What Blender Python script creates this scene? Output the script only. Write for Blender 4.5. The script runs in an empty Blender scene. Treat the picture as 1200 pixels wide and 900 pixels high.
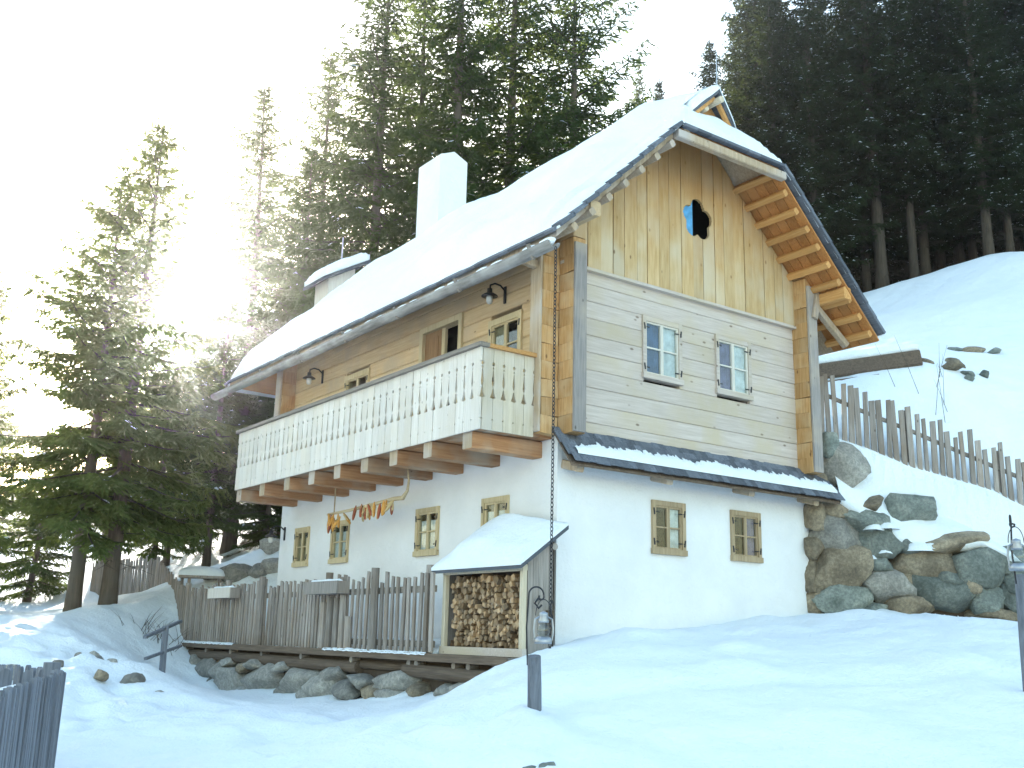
import bpy, math, random
import numpy as np
from mathutils import Vector, Matrix, noise as mnoise
S = bpy.context.scene
COL = S.collection
rad = math.radians
# ------------------------------------------------------------------ camera
CAMP = Vector((-8.637, -10.899, -0.041))
fw = Vector((0.56839903, 0.78853181, 0.23481935)); rt = Vector((0.80765272, -0.58918882, 0.02352919)); up = Vector((-0.15690645, -0.17627852, 0.97175421))
cd = bpy.data.cameras.new('camera'); cam = bpy.data.objects.new('camera', cd); COL.objects.link(cam)
cam.matrix_world = Matrix(((rt.x, up.x, -fw.x, CAMP.x), (rt.y, up.y, -fw.y, CAMP.y), (rt.z, up.z, -fw.z, CAMP.z), (0, 0, 0, 1)))
cd.sensor_width = 36.0; cd.lens = 36.0 * 1231.256 / 1200.0; cd.clip_end = 3000
S.camera = cam
# ------------------------------------------------------------------ sky, sun, exposure
SUN_EL, SUN_AZ = rad(15.6), rad(17.0)
w = bpy.data.worlds.new('World'); S.world = w; w.use_nodes = True
nt = w.node_tree; bg = nt.nodes['Background']
sky = nt.nodes.new('ShaderNodeTexSky'); sky.sky_type = 'NISHITA'; sky.sun_disc = False
sky.sun_elevation = SUN_EL; sky.sun_rotation = SUN_AZ; sky.altitude = 1200; sky.air_density = 2.0; sky.dust_density = 4.0; sky.ozone_density = 2.4
nt.links.new(sky.outputs[0], bg.inputs[0]); bg.inputs[1].default_value = 0.15
sl = bpy.data.lights.new('sun', 'SUN'); sl.energy = 4.0; sl.angle = rad(0.5); sl.color = (1.0, 0.95, 0.87)
so = bpy.data.objects.new('sun', sl); COL.objects.link(so)
sd = Vector((math.sin(SUN_AZ) * math.cos(SUN_EL), math.cos(SUN_AZ) * math.cos(SUN_EL), math.sin(SUN_EL)))
so.rotation_euler = sd.to_track_quat('Z', 'Y').to_euler()
S.view_settings.view_transform = 'Standard'; S.view_settings.look = 'None'; S.view_settings.gamma = 1; S.view_settings.use_curve_mapping = False
S.view_settings.exposure = 2.22
S.cycles.max_bounces = 12; S.cycles.diffuse_bounces = 8; S.cycles.glossy_bounces = 4; S.cycles.volume_bounces = 0; S.cycles.transparent_max_bounces = 12

rnd = random.Random(7)
# ------------------------------------------------------------------ materials
MATS = {}
def nd(t, k, **kw):
    n = t.nodes.new(k)
    for a, b in kw.items(): setattr(n, a, b)
    return n
def newmat(name):
    m = bpy.data.materials.new(name); m.use_nodes = True; MATS[name] = m
    t = m.node_tree; return m, t, t.nodes['Principled BSDF']
def ramp(t, fac, stops):
    r = nd(t, 'ShaderNodeValToRGB'); e = r.color_ramp.elements
    e[0].position, e[0].color = stops[0][0], (*stops[0][1], 1); e[1].position, e[1].color = stops[-1][0], (*stops[-1][1], 1)
    for p, c in stops[1:-1]:
        x = e.new(p); x.color = (*c, 1)
    t.links.new(fac, r.inputs[0]); return r.outputs[0]
def mix(t, fac, a, b, mode='MIX'):
    n = nd(t, 'ShaderNodeMix', data_type='RGBA', blend_type=mode)
    for s, v in ((n.inputs[0], fac), (n.inputs[6], a), (n.inputs[7], b)):
        if hasattr(v, 'links') or isinstance(v, bpy.types.NodeSocket): t.links.new(v, s)
        elif isinstance(v, (int, float)): s.default_value = v
        else: s.default_value = (*v, 1)
    return n.outputs[2]
def math_(t, op, a, b=None):
    n = nd(t, 'ShaderNodeMath', operation=op)
    for s, v in ((n.inputs[0], a), (n.inputs[1], b)):
        if v is None: continue
        if isinstance(v, bpy.types.NodeSocket): t.links.new(v, s)
        else: s.default_value = v
    return n.outputs[0]
def coords(t, scale, rnd_off=True):
    g = nd(t, 'ShaderNodeNewGeometry'); v = g.outputs['Position']
    if rnd_off:
        oi = nd(t, 'ShaderNodeObjectInfo'); a = nd(t, 'ShaderNodeVectorMath', operation='SCALE'); a.inputs[0].default_value = (13, 17, 11)
        t.links.new(oi.outputs['Random'], a.inputs['Scale']); b = nd(t, 'ShaderNodeVectorMath', operation='ADD')
        t.links.new(v, b.inputs[0]); t.links.new(a.outputs[0], b.inputs[1]); v = b.outputs[0]
    m = nd(t, 'ShaderNodeVectorMath', operation='MULTIPLY'); m.inputs[1].default_value = scale
    t.links.new(v, m.inputs[0]); return m.outputs[0]
def noise(t, vec, scale, detail=4, rough=.55):
    n = nd(t, 'ShaderNodeTexNoise'); n.inputs['Scale'].default_value = scale; n.inputs['Detail'].default_value = detail; n.inputs['Roughness'].default_value = rough
    if vec is not None: t.links.new(vec, n.inputs['Vector'])
    return n.outputs[0]
def bump(t, p, h, dist=.01, strength=.5):
    b = nd(t, 'ShaderNodeBump'); b.inputs['Distance'].default_value = dist; b.inputs['Strength'].default_value = strength
    t.links.new(h, b.inputs['Height']); t.links.new(b.outputs[0], p.inputs['Normal'])
def vary(t, col, lo, hi):
    oi = nd(t, 'ShaderNodeObjectInfo'); mr = nd(t, 'ShaderNodeMapRange'); mr.inputs[3].default_value = lo; mr.inputs[4].default_value = hi
    t.links.new(oi.outputs['Random'], mr.inputs[0]); h = nd(t, 'ShaderNodeHueSaturation'); t.links.new(mr.outputs[0], h.inputs['Value']); t.links.new(col, h.inputs['Color'])
    return h.outputs[0]
def wood(name, c1, c2, axis='z', knots=.0, lo=.85, hi=1.12, blotch=None, rough=.82, grain=16, bl_scale=1.3):
    m, t, p = newmat(name)
    sc = {'x': (.9, grain, grain), 'y': (grain, .9, grain), 'z': (grain, grain, .9), 'n': (4, 4, 4)}[axis]
    v = coords(t, sc); n1 = noise(t, v, 2.2, 6, .6)
    col = ramp(t, n1, [(.3, c1), (.7, c2)])
    if blotch:
        n2 = noise(t, coords(t, (1, 1, 1)), bl_scale, 3); f = ramp(t, n2, [(.46, (0, 0, 0)), (.68, (1, 1, 1))]); col = mix(t, f, col, blotch)
    if knots:
        ks = {'x': (3.6, 7, 7), 'y': (7, 3.6, 7), 'z': (7, 7, 3.6), 'n': (4, 4, 4)}[axis]
        vo = nd(t, 'ShaderNodeTexVoronoi'); vo.inputs['Scale'].default_value = .8; t.links.new(coords(t, ks), vo.inputs['Vector'])
        f = ramp(t, vo.outputs['Distance'], [(knots * .45, (1, 1, 1)), (knots, (0, 0, 0))]); f2 = math_(t, 'MULTIPLY', f, .8)
        col = mix(t, f2, col, (c1[0] * .32, c1[1] * .25, c1[2] * .2))
    col = vary(t, col, lo, hi)
    t.links.new(col, p.inputs['Base Color']); p.inputs['Roughness'].default_value = rough; p.inputs['Specular IOR Level'].default_value = .25
    bump(t, p, n1, .006, .6); return m
def sheltered(mname, z0, z1, c):
    # wood kept fresh and orange under the roof edge, greyed lower down where rain reaches it
    m = MATS[mname]; t = m.node_tree; p = t.nodes['Principled BSDF']; l = p.inputs['Base Color'].links[0]; src = l.from_socket
    g = nd(t, 'ShaderNodeNewGeometry'); sp = nd(t, 'ShaderNodeSeparateXYZ'); t.links.new(g.outputs['Position'], sp.inputs[0]); n = noise(t, coords(t, (1.6, 1.6, .6)), 1.5, 4)
    mr = nd(t, 'ShaderNodeMapRange'); mr.inputs[1].default_value = z0; mr.inputs[2].default_value = z1; t.links.new(math_(t, 'ADD', sp.outputs[2], math_(t, 'MULTIPLY', math_(t, 'SUBTRACT', n, .5), 2.2)), mr.inputs[0])
    t.links.new(mix(t, math_(t, 'MULTIPLY', mr.outputs[0], .75), src, c), p.inputs['Base Color'])
def plain(name, c, rough=.6, metal=0, var=.0, nscale=8, bdist=.004):
    m, t, p = newmat(name); n = noise(t, coords(t, (1, 1, 1)), nscale, 5)
    k = .75; col = ramp(t, n, [(.3, tuple(x * k for x in c)), (.7, tuple(min(1, x * (2 - k)) for x in c))])
    if var: col = vary(t, col, 1 - var, 1 + var)
    t.links.new(col, p.inputs['Base Color']); p.inputs['Roughness'].default_value = rough; p.inputs['Metallic'].default_value = metal
    bump(t, p, n, bdist, .5); return m
wood('log_x', (.45, .38, .325), (.585, .515, .46), 'x', .13, .92, 1.07, (.50, .42, .31))
wood('log_y', (.52, .35, .19), (.66, .49, .29), 'y', .1, .9, 1.08, (.50, .38, .25))
wood('gable_wood', (.44, .285, .12), (.60, .44, .245), 'z', .12, .9, 1.09, (.55, .45, .31), grain=9, bl_scale=1.0)
sheltered('gable_wood', 5.5, 7.4, (.43, .215, .065))
wood('fresh_y', (.46, .22, .07), (.60, .34, .13), 'y', .08, .85, 1.15)
wood('fresh_slope', (.30, .12, .035), (.44, .20, .065), 'x', .0, .8, 1.2, (.42, .20, .07))
wood('end_wood', (.36, .185, .065), (.56, .345, .155), 'z', .12, .86, 1.1, (.52, .36, .20), bl_scale=2)
wood('post_grey', (.20, .18, .17), (.34, .31, .29), 'z', .1, .9, 1.1, (.40, .34, .28))
wood('post_tan', (.32, .23, .15), (.48, .37, .25), 'z', .1, .9, 1.1, (.45, .40, .36))
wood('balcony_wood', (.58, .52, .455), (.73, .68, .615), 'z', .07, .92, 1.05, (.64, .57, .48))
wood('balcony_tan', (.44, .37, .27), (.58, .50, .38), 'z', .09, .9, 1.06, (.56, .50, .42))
wood('joist_wood', (.28, .13, .06), (.44, .24, .12), 'x', .08, .8, 1.15, (.42, .34, .26))
wood('fence_grey', (.19, .165, .145), (.38, .335, .30), 'z', .09, .75, 1.25, (.24, .19, .15))
wood('fence_dark', (.10, .11, .13), (.20, .215, .25), 'z', .05, .8, 1.2)
wood('rail_grey', (.17, .145, .12), (.30, .26, .22), 'y', .05, .85, 1.15)
wood('dark_beam', (.075, .055, .042), (.17, .125, .09), 'y', .05, .8, 1.2)
wood('shingle', (.075, .085, .105), (.16, .175, .205), 'y', 0, .7, 1.35, (.11, .12, .14))
wood('shed_grey', (.20, .18, .16), (.34, .30, .27), 'z', .07, .85, 1.15)
wood('shed_frame', (.50, .42, .30), (.64, .56, .43), 'z', .05, .9, 1.1)
wood('window_wood', (.46, .36, .21), (.60, .49, .31), 'z', .05, .9, 1.1)
wood('window_pale', (.58, .54, .46), (.70, .67, .60), 'z', .0, .95, 1.05)
wood('window_dark', (.30, .22, .13), (.44, .34, .22), 'z', .06, .9, 1.1)
wood('door_brown', (.20, .11, .05), (.30, .17, .08), 'z', 0, .95, 1.05)
wood('bark', (.07, .052, .038), (.17, .13, .095), 'z', 0, .8, 1.2, (.13, .11, .09), .95, 9)
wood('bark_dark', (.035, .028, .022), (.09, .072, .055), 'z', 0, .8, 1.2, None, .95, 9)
wood('gutter_log', (.17, .155, .14), (.36, .34, .32), 'y', .05, .9, 1.1, (.46, .44, .42), .9, 9)
wood('split_wood', (.26, .145, .07), (.56, .39, .23), 'n', 0, .35, 1.3, (.36, .27, .19), .9, 16, 9)
wood('corn_wood', (.40, .30, .17), (.52, .42, .28), 'y', 0)
plain('iron', (.035, .035, .04), .55, .6)
plain('steel', (.35, .37, .40), .4, .8)
plain('lamp_white', (.55, .55, .52), .3)
plain('corn_yellow', (.58, .27, .045), .6, 0, .25, 60)
plain('corn_red', (.34, .075, .025), .6, 0, .3, 60)
plain('husk', (.55, .42, .22), .8, 0, .2, 30)
plain('rope', (.36, .27, .16), .9)
plain('earth', (.065, .045, .03), .95, 0, 0, 5, .03)
plain('brush', (.06, .045, .03), .95)
plain('curtain_white', (.80, .80, .80), .9); plain('curtain_violet', (.20, .17, .30), .9); plain('backing_blue', (.05, .12, .26), .9); plain('curtain_tan', (.42, .33, .20), .9)
plain('unlit_black', (.018, .016, .015), .9)  # near-black colour standing in for unlit rooms behind the openings
plain('clover_blue', (.10, .36, .66), .7)
def stone_mat(name, c1, c2, c3):
    m, t, p = newmat(name); v = coords(t, (1, 1, 1)); n1 = noise(t, v, 3.5, 7, .65); n2 = noise(t, v, 22, 5, .7)
    col = ramp(t, n1, [(.28, c1), (.5, c2), (.72, c3)]); col = mix(t, math_(t, 'MULTIPLY', ramp(t, n2, [(.42, (1, 1, 1)), (.6, (0, 0, 0))]), .45), col, tuple(x * .4 for x in c1))
    col = vary(t, col, .7, 1.3); t.links.new(col, p.inputs['Base Color']); p.inputs['Roughness'].default_value = .9
    bump(t, p, math_(t, 'ADD', n1, math_(t, 'MULTIPLY', n2, .4)), .04, .8)
stone_mat('stone_grey', (.19, .185, .17), (.34, .32, .28), (.46, .43, .37))
stone_mat('stone_brown', (.14, .11, .075), (.28, .225, .155), (.40, .33, .23))
stone_mat('stone_green', (.10, .115, .10), (.20, .22, .195), (.32, .33, .28))
def snow_mat(name, earth=False):
    m, t, p = newmat(name); v = coords(t, (1, 1, 1), False); n1 = noise(t, v, 2.2, 6, .6); n2 = noise(t, v, 28, 5, .6); n3 = noise(t, v, .7, 3)
    col = ramp(t, n3, [(.3, (.79, .835, .86)), (.7, (.85, .885, .905))])
    if earth:
        at = nd(t, 'ShaderNodeAttribute', attribute_name='earth'); n4 = noise(t, v, 1.6, 6, .65)
        f = ramp(t, math_(t, 'ADD', at.outputs['Fac'], math_(t, 'SUBTRACT', n4, .5)), [(.50, (0, 0, 0)), (.58, (1, 1, 1))])
        e = ramp(t, n2, [(.3, (.05, .035, .022)), (.7, (.16, .12, .08))]); col = mix(t, f, col, e)
    t.links.new(col, p.inputs['Base Color']); p.inputs['Roughness'].default_value = .75; p.inputs['Specular IOR Level'].default_value = .2
    bump(t, p, math_(t, 'ADD', n1, math_(t, 'MULTIPLY', n2, .22)), .13, .7)
snow_mat('snow'); snow_mat('ground_snow', True)
m, t, p = newmat('plaster'); v = coords(t, (1, 1, 1), False); n1 = noise(t, v, 1.1, 5); n2 = noise(t, v, 24, 4)
t.links.new(ramp(t, n1, [(.3, (.70, .695, .69)), (.7, (.79, .785, .78))]), p.inputs['Base Color']); p.inputs['Roughness'].default_value = .9
n5 = noise(t, v, 5, 4); bump(t, p, math_(t, 'ADD', math_(t, 'ADD', n1, math_(t, 'MULTIPLY', n5, .5)), math_(t, 'MULTIPLY', n2, .2)), .06, .7)
m, t, p = newmat('glass'); t.nodes.remove(p); out = t.nodes['Material Output']
gl = nd(t, 'ShaderNodeBsdfGlossy'); gl.inputs['Roughness'].default_value = .02; tr = nd(t, 'ShaderNodeBsdfTransparent'); tr.inputs[0].default_value = (.82, .86, .86, 1)
fr = nd(t, 'ShaderNodeFresnel'); fr.inputs[0].default_value = 1.8; ms = nd(t, 'ShaderNodeMixShader'); ge = nd(t, 'ShaderNodeNewGeometry')
t.links.new(math_(t, 'MULTIPLY', fr.outputs[0], math_(t, 'SUBTRACT', 1.0, ge.outputs['Backfacing'])), ms.inputs[0]); t.links.new(tr.outputs[0], ms.inputs[1]); t.links.new(gl.outputs[0], ms.inputs[2]); t.links.new(ms.outputs[0], out.inputs[0])
def needle_mat(name, c1, c2, tl):
    m, t, p = newmat(name); t.nodes.remove(p); out = t.nodes['Material Output']
    n = noise(t, coords(t, (1, 1, 1)), 1.7, 4); col = vary(t, ramp(t, n, [(.3, c1), (.7, c2)]), .7, 1.25)
    d = nd(t, 'ShaderNodeBsdfDiffuse'); t.links.new(col, d.inputs[0]); tn = nd(t, 'ShaderNodeBsdfTranslucent'); tn.inputs[0].default_value = (*tl, 1)
    ms = nd(t, 'ShaderNodeMixShader'); ms.inputs[0].default_value = .48; t.links.new(d.outputs[0], ms.inputs[1]); t.links.new(tn.outputs[0], ms.inputs[2]); t.links.new(ms.outputs[0], out.inputs[0])
needle_mat('needles', (.022, .045, .02), (.06, .09, .036), (.13, .17, .04))
needle_mat('needles_light', (.03, .055, .022), (.085, .115, .042), (.20, .24, .055))
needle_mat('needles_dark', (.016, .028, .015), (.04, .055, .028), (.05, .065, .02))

# ------------------------------------------------------------------ mesh helpers
class MB:
    def __init__(s): s.v = []; s.f = []
    def add(s, vs, fs):
        o = len(s.v); s.v += [tuple(a) for a in vs]; s.f += [tuple(i + o for i in f) for f in fs]; return s
    def box(s, a, b):
        x0, y0, z0 = a; x1, y1, z1 = b
        return s.add([(x0, y0, z0), (x1, y0, z0), (x1, y1, z0), (x0, y1, z0), (x0, y0, z1), (x1, y0, z1), (x1, y1, z1), (x0, y1, z1)],
                     [(0, 3, 2, 1), (4, 5, 6, 7), (0, 1, 5, 4), (1, 2, 6, 5), (2, 3, 7, 6), (3, 0, 4, 7)])
    def beam(s, a, b, wd, ht, upv=(0, 0, 1), ch=.12):
        # chamfered square bar from a to b
        a = Vector(a); b = Vector(b); d = (b - a).normalized(); u = Vector(upv); sx = d.cross(u)
        if sx.length < 1e-4: sx = d.cross(Vector((1, 0, 0)))
        sx.normalize(); uy = sx.cross(d).normalized(); c = min(wd, ht) * ch
        prof = [(wd / 2 - c, -ht / 2), (wd / 2, -ht / 2 + c), (wd / 2, ht / 2 - c), (wd / 2 - c, ht / 2), (-wd / 2 + c, ht / 2), (-wd / 2, ht / 2 - c), (-wd / 2, -ht / 2 + c), (-wd / 2 + c, -ht / 2)]
        vs = [q + sx * x + uy * y for q in (a, b) for x, y in prof]
        return s.add(vs, [tuple(range(7, -1, -1)), tuple(range(8, 16))] + [(i, (i + 1) % 8, (i + 1) % 8 + 8, i + 8) for i in range(8)])
    def tube(s, pts, radii, n=8, cap=True):
        pts = [Vector(p) for p in pts]; k = len(pts)
        if not hasattr(radii, '__len__'): radii = [radii] * k
        vs = []; prev = None
        for i in range(k):
            d = (pts[min(i + 1, k - 1)] - pts[max(i - 1, 0)]).normalized()
            if prev is None: a = d.orthogonal().normalized()
            else: a = (prev - d * prev.dot(d)).normalized()
            prev = a; b = d.cross(a)
            vs += [pts[i] + (a * math.cos(2 * math.pi * j / n) + b * math.sin(2 * math.pi * j / n)) * radii[i] for j in range(n)]
        fs = [(i * n + j, i * n + (j + 1) % n, (i + 1) * n + (j + 1) % n, (i + 1) * n + j) for i in range(k - 1) for j in range(n)]
        if cap: fs += [tuple(range(n - 1, -1, -1)), tuple(range((k - 1) * n, k * n))]
        return s.add(vs, fs)
    def lathe(s, c, prof, n=12):
        c = Vector(c); vs = [c + Vector((r * math.cos(2 * math.pi * j / n), r * math.sin(2 * math.pi * j / n), z)) for r, z in prof for j in range(n)]
        k = len(prof); fs = [(i * n + j, i * n + (j + 1) % n, (i + 1) * n + (j + 1) % n, (i + 1) * n + j) for i in range(k - 1) for j in range(n)]
        return s.add(vs, fs + [tuple(range(n - 1, -1, -1)), tuple(range((k - 1) * n, k * n))])
    def prism(s, poly, o, ax, ay, ext):
        o, ax, ay, ext = Vector(o), Vector(ax), Vector(ay), Vector(ext); n = len(poly)
        vs = [o + ax * x + ay * y for x, y in poly] + [o + ax * x + ay * y + ext for x, y in poly]
        return s.add(vs, [tuple(range(n)), tuple(range(2 * n - 1, n - 1, -1))] + [(i, i + n, (i + 1) % n + n, (i + 1) % n) for i in range(n)])
    def mesh(s, name, mat, smooth=False):
        me = bpy.data.meshes.new(name); me.from_pydata(s.v, [], s.f); me.update()
        import bmesh
        b = bmesh.new(); b.from_mesh(me); bmesh.ops.recalc_face_normals(b, faces=b.faces); b.to_mesh(me); b.free()
        me.materials.append(MATS[mat])
        if smooth: me.polygons.foreach_set('use_smooth', [True] * len(me.polygons))
        return me
    def obj(s, name, mat, parent=None, smooth=False, loc=None):
        return link(name, s.mesh(name, mat, smooth), parent, loc)
def link(name, me, parent=None, loc=None, rot=None, scale=None):
    o = bpy.data.objects.new(name, me); COL.objects.link(o); o.parent = parent
    if loc is not None: o.location = loc
    if rot is not None: o.rotation_euler = rot
    if scale is not None: o.scale = scale
    return o
def tag(o, label=None, cat=None, group=None, kind=None):
    for k, v in (('label', label), ('category', cat), ('group', group), ('kind', kind)):
        if v: o[k] = v
    return o
def thing(name, label, cat, loc=(0, 0, 0), group=None, rz=0):
    return tag(link(name, None, None, loc, (0, 0, rz)), label, cat, group)
def box(name, a, b, mat, parent=None): return MB().box(a, b).obj(name, mat, parent)
def beam(name, a, b, wd, ht, mat, parent=None, upv=(0, 0, 1)): return MB().beam(a, b, wd, ht, upv).obj(name, mat, parent)
def copy_tree(o, parent=None):
    c = o.copy(); COL.objects.link(c); c.parent = parent
    for ch in list(o.children): copy_tree(ch, c)
    return c
def N3(x, y, z=0.0): return mnoise.noise(Vector((x, y, z)))

# ------------------------------------------------------------------ ground
LP = [(-8.6, -10.9, -1.65), (-12, -6, -1.75), (-5.55, -2.0, -1.2), (-3.94, -4.5, -1.0), (-1.96, -6.6, -.86), (.6, -5.9, -.40), (-1.19, -3.47, -.45), (-2.79, -3.25, -.72),
      (-1.32, -.88, -.36), (-2.44, -.54, -.88), (-3.18, 1.92, -1.02), (-4.61, 4.23, -1.05), (-1.3, 9.5, -.98), (-1.2, 8, -1.12), (-1.2, 6, -1.06), (-1.2, 4.5, -1.02), (-1.2, 3.5, -.98), (-1.2, 2.3, -.93), (-1.2, 1, -.82), (-.95, -.1, -.5),
      (.1, -.35, -.03), (1.5, -.5, .03), (3.5, -.6, .33), (5.1, -.4, .42), (6.75, -1.5, .45), (7.7, -2.3, .28), (3.27, -4.33, .12), (2, -2.5, .05), (5, -3, .3), (10, -6, .2), (4, -9, -.5), (-4, -12, -1.5),
      (-2.45, 7.67, -.78), (-5.2, 7, -.5), (-4.1, 8.7, -.15), (-2.8, 12.7, .33), (-2.4, 12.35, .45), (-1.5, 10.6, -.35), (-.3, 11, -.35), (.1, 16.75, .75), (.28, 21.7, .8), (.7, 12.4, 1.3), (.3, 9.6, -.1), (5.2, 31, 3.0), (-8, 15, -.2), (-12, 10, -.9), (-15, 25, 0), (-8, 32, .8), (-3, 40, 1.8), (-25, 50, 0),
      (-.5, 2, -.65), (-.5, 6, -.75), (-.5, 9, -.7), (2, 4, -.6), (-4.2, 5.6, -.62), (-6.5, 3, -1.25), (-3.3, 9.8, -.1), (3, 11, 2.3), (6, 14, 3.4), (-20, 0, -2), (-25, -20, -3), (20, -20, -1), (-2, 60, 3)]
UP = [(5.4, .1, 3.25), (7.9, -1.85, 2.0), (6.5, -.9, 2.62), (9.5, -3.2, 1.2), (8.3, 1.9, 5.1), (9.9, .7, 5.45), (12, 5, 6.7), (17, 6, 9.0), (21.5, 9.6, 11.3), (25.3, 6.35, 12.9), (30, 4, 13.4), (35, 20, 13.5), (15, 20, 7.5), (45, 10, 16), (23.0, 11.4, 12.5), (26.9, 8.1, 14.1), (25, 13, 12.7), (29, 9.6, 14.3), (14, -5, 3.2), (6, 5, 3.9), (6, 9, 4.1), (3, 11, 2.3), (5, 30, 3.3), (.7, 12.4, 1.3), (10, 40, 5.5), (60, 40, 20), (-2, 60, 3), (6, 14, 3.4), (9.5, 13, 4.9), (60, -10, 18)]
class RBF:
    def __init__(s, P, e=1.2):
        P = np.array(P, float); s.c = P[:, :2]; s.e = e; n = len(P)
        A = np.sqrt(((s.c[:, None] - s.c[None]) ** 2).sum(-1) + e * e); A -= np.eye(n) * .02
        B = np.c_[np.ones(n), s.c]; M = np.block([[A, B], [B.T, np.zeros((3, 3))]]); s.w = np.linalg.solve(M, np.r_[P[:, 2], 0, 0, 0])
    def __call__(s, x, y):
        x = np.atleast_1d(np.asarray(x, float)).ravel(); y = np.atleast_1d(np.asarray(y, float)).ravel(); z = s.w[-3] + s.w[-2] * x + s.w[-1] * y
        for (cx, cy), w_ in zip(s.c, s.w[:-3]): z = z + w_ * np.sqrt((x - cx) ** 2 + (y - cy) ** 2 + s.e ** 2)
        return z
FL, FU = RBF(LP), RBF(UP)
def sst(a, b, x):
    t_ = np.clip((x - a) / (b - a), 0, 1); return t_ * t_ * (3 - 2 * t_)
def ground(x, y):
    x = np.atleast_1d(np.asarray(x, float)); y = np.atleast_1d(np.asarray(y, float))
    d = (x - 5.1) * .585 + y * .81
    back = sst(9.0, 11.5, y); x0 = 4.6 * (1 - back) - 1 * back; x1 = 5.15 * (1 - back) + 8 * back
    m_ = sst(.18, .5, d) * sst(0, 1, (x - x0) / (x1 - x0))
    rr = np.hypot(x - 3, y - 5); fade = sst(60, 160, rr)
    a = FL(x, y); b = FU(x, y); z = a * (1 - m_) + b * m_
    return np.maximum(z * (1 - fade) + fade * np.clip(z, -6, 30), -8)
def gz(x, y): return float(ground(x, y)[0])
def axis(c, a, b, fine, far, g=1.09):
    L = list(np.arange(a, b, fine)); s_ = fine; q = b
    while q < far: L.append(q); s_ *= g; q += s_
    L.append(far)
    s_ = fine; q = a - fine
    while q > -far: L.insert(0, q); s_ *= g; q -= s_
    L.insert(0, -far)
    return np.array(L)
gx = axis(0, -9, 12, .1, 250); gy = axis(0, -8, 16, .1, 250)
GX, GY = np.meshgrid(gx, gy, indexing='ij'); GZ = ground(GX.ravel(), GY.ravel()).reshape(GX.shape)
near = np.exp(-(np.hypot(GX + 2, GY - 2) / 40) ** 2)
amp = np.zeros_like(GX)
for i in range(GX.shape[0]):
    for j in range(GX.shape[1]):
        if near[i, j] < .02: continue
        x, y = GX[i, j], GY[i, j]
        road = math.exp(-((x + 4.2 + .12 * y) / 1.8) ** 2) if y > -6 else 0
        amp[i, j] = .07 * N3(x * .55, y * .55, 1) + .045 * N3(x * 1.7, y * 1.7, 5) + .09 * road * N3(x * 2.8, y * 2.0, 8) + .02 * abs(N3(x * 5, y * 5, 3))
        bank = math.exp(-((x + 4.2) / 1.6) ** 2 - ((y - 7) / 3) ** 2)
        amp[i, j] += bank * (.26 * N3(x * 1.4, y * 1.4, 11) + .09 * N3(x * 4, y * 4, 12))
        fg = 1.0 if y < 0 and x > -3.5 else 0.4
        amp[i, j] += fg * .14 * max(0, N3(x * 1.1, y * 1.1, 21)) + fg * .018 * N3(x * 3.5, y * 3.5, 22)
        amp[i, j] -= .10 * math.exp(-((x * .55 + y * .83 + 3.55 + .25 * math.sin(x * 1.3)) / .28) ** 2) * (1 if -3.5 < x < 1.5 and y < -2 else 0)
GZ += amp * near
nx, ny = GX.shape
verts = np.c_[GX.ravel(), GY.ravel(), GZ.ravel()]
ii, jj = np.meshgrid(np.arange(nx - 1), np.arange(ny - 1), indexing='ij'); a = (ii * ny + jj).ravel()
faces = np.c_[a, a + ny, a + ny + 1, a + 1]
gm = bpy.data.meshes.new('snow_ground'); gm.from_pydata(verts.tolist(), [], faces.tolist()); gm.materials.append(MATS['ground_snow']); gm.polygons.foreach_set('use_smooth', [True] * len(gm.polygons))
xx, yy = GX.ravel(), GY.ravel()
er = .62 * sst(21.0, 24.5, xx * .92 + yy * .39 - 5.0) * sst(-20, 0, xx)              # forest floor on the hill
er = np.maximum(er, .62 * sst(3.2, 1.2, np.hypot(xx - 3.4, (yy - 13.5) * .7)))
er = np.maximum(er, .50 * sst(6, 2, np.hypot(xx - 6, (yy - 22) * .6)))
er = np.maximum(er, .5 * sst(1.0, .3, np.hypot(xx + 2.5, yy - 12.5)))
at = gm.attributes.new('earth', 'FLOAT', 'POINT'); at.data.foreach_set('value', er)
tag(link('snow_ground', gm), kind='structure')

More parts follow.
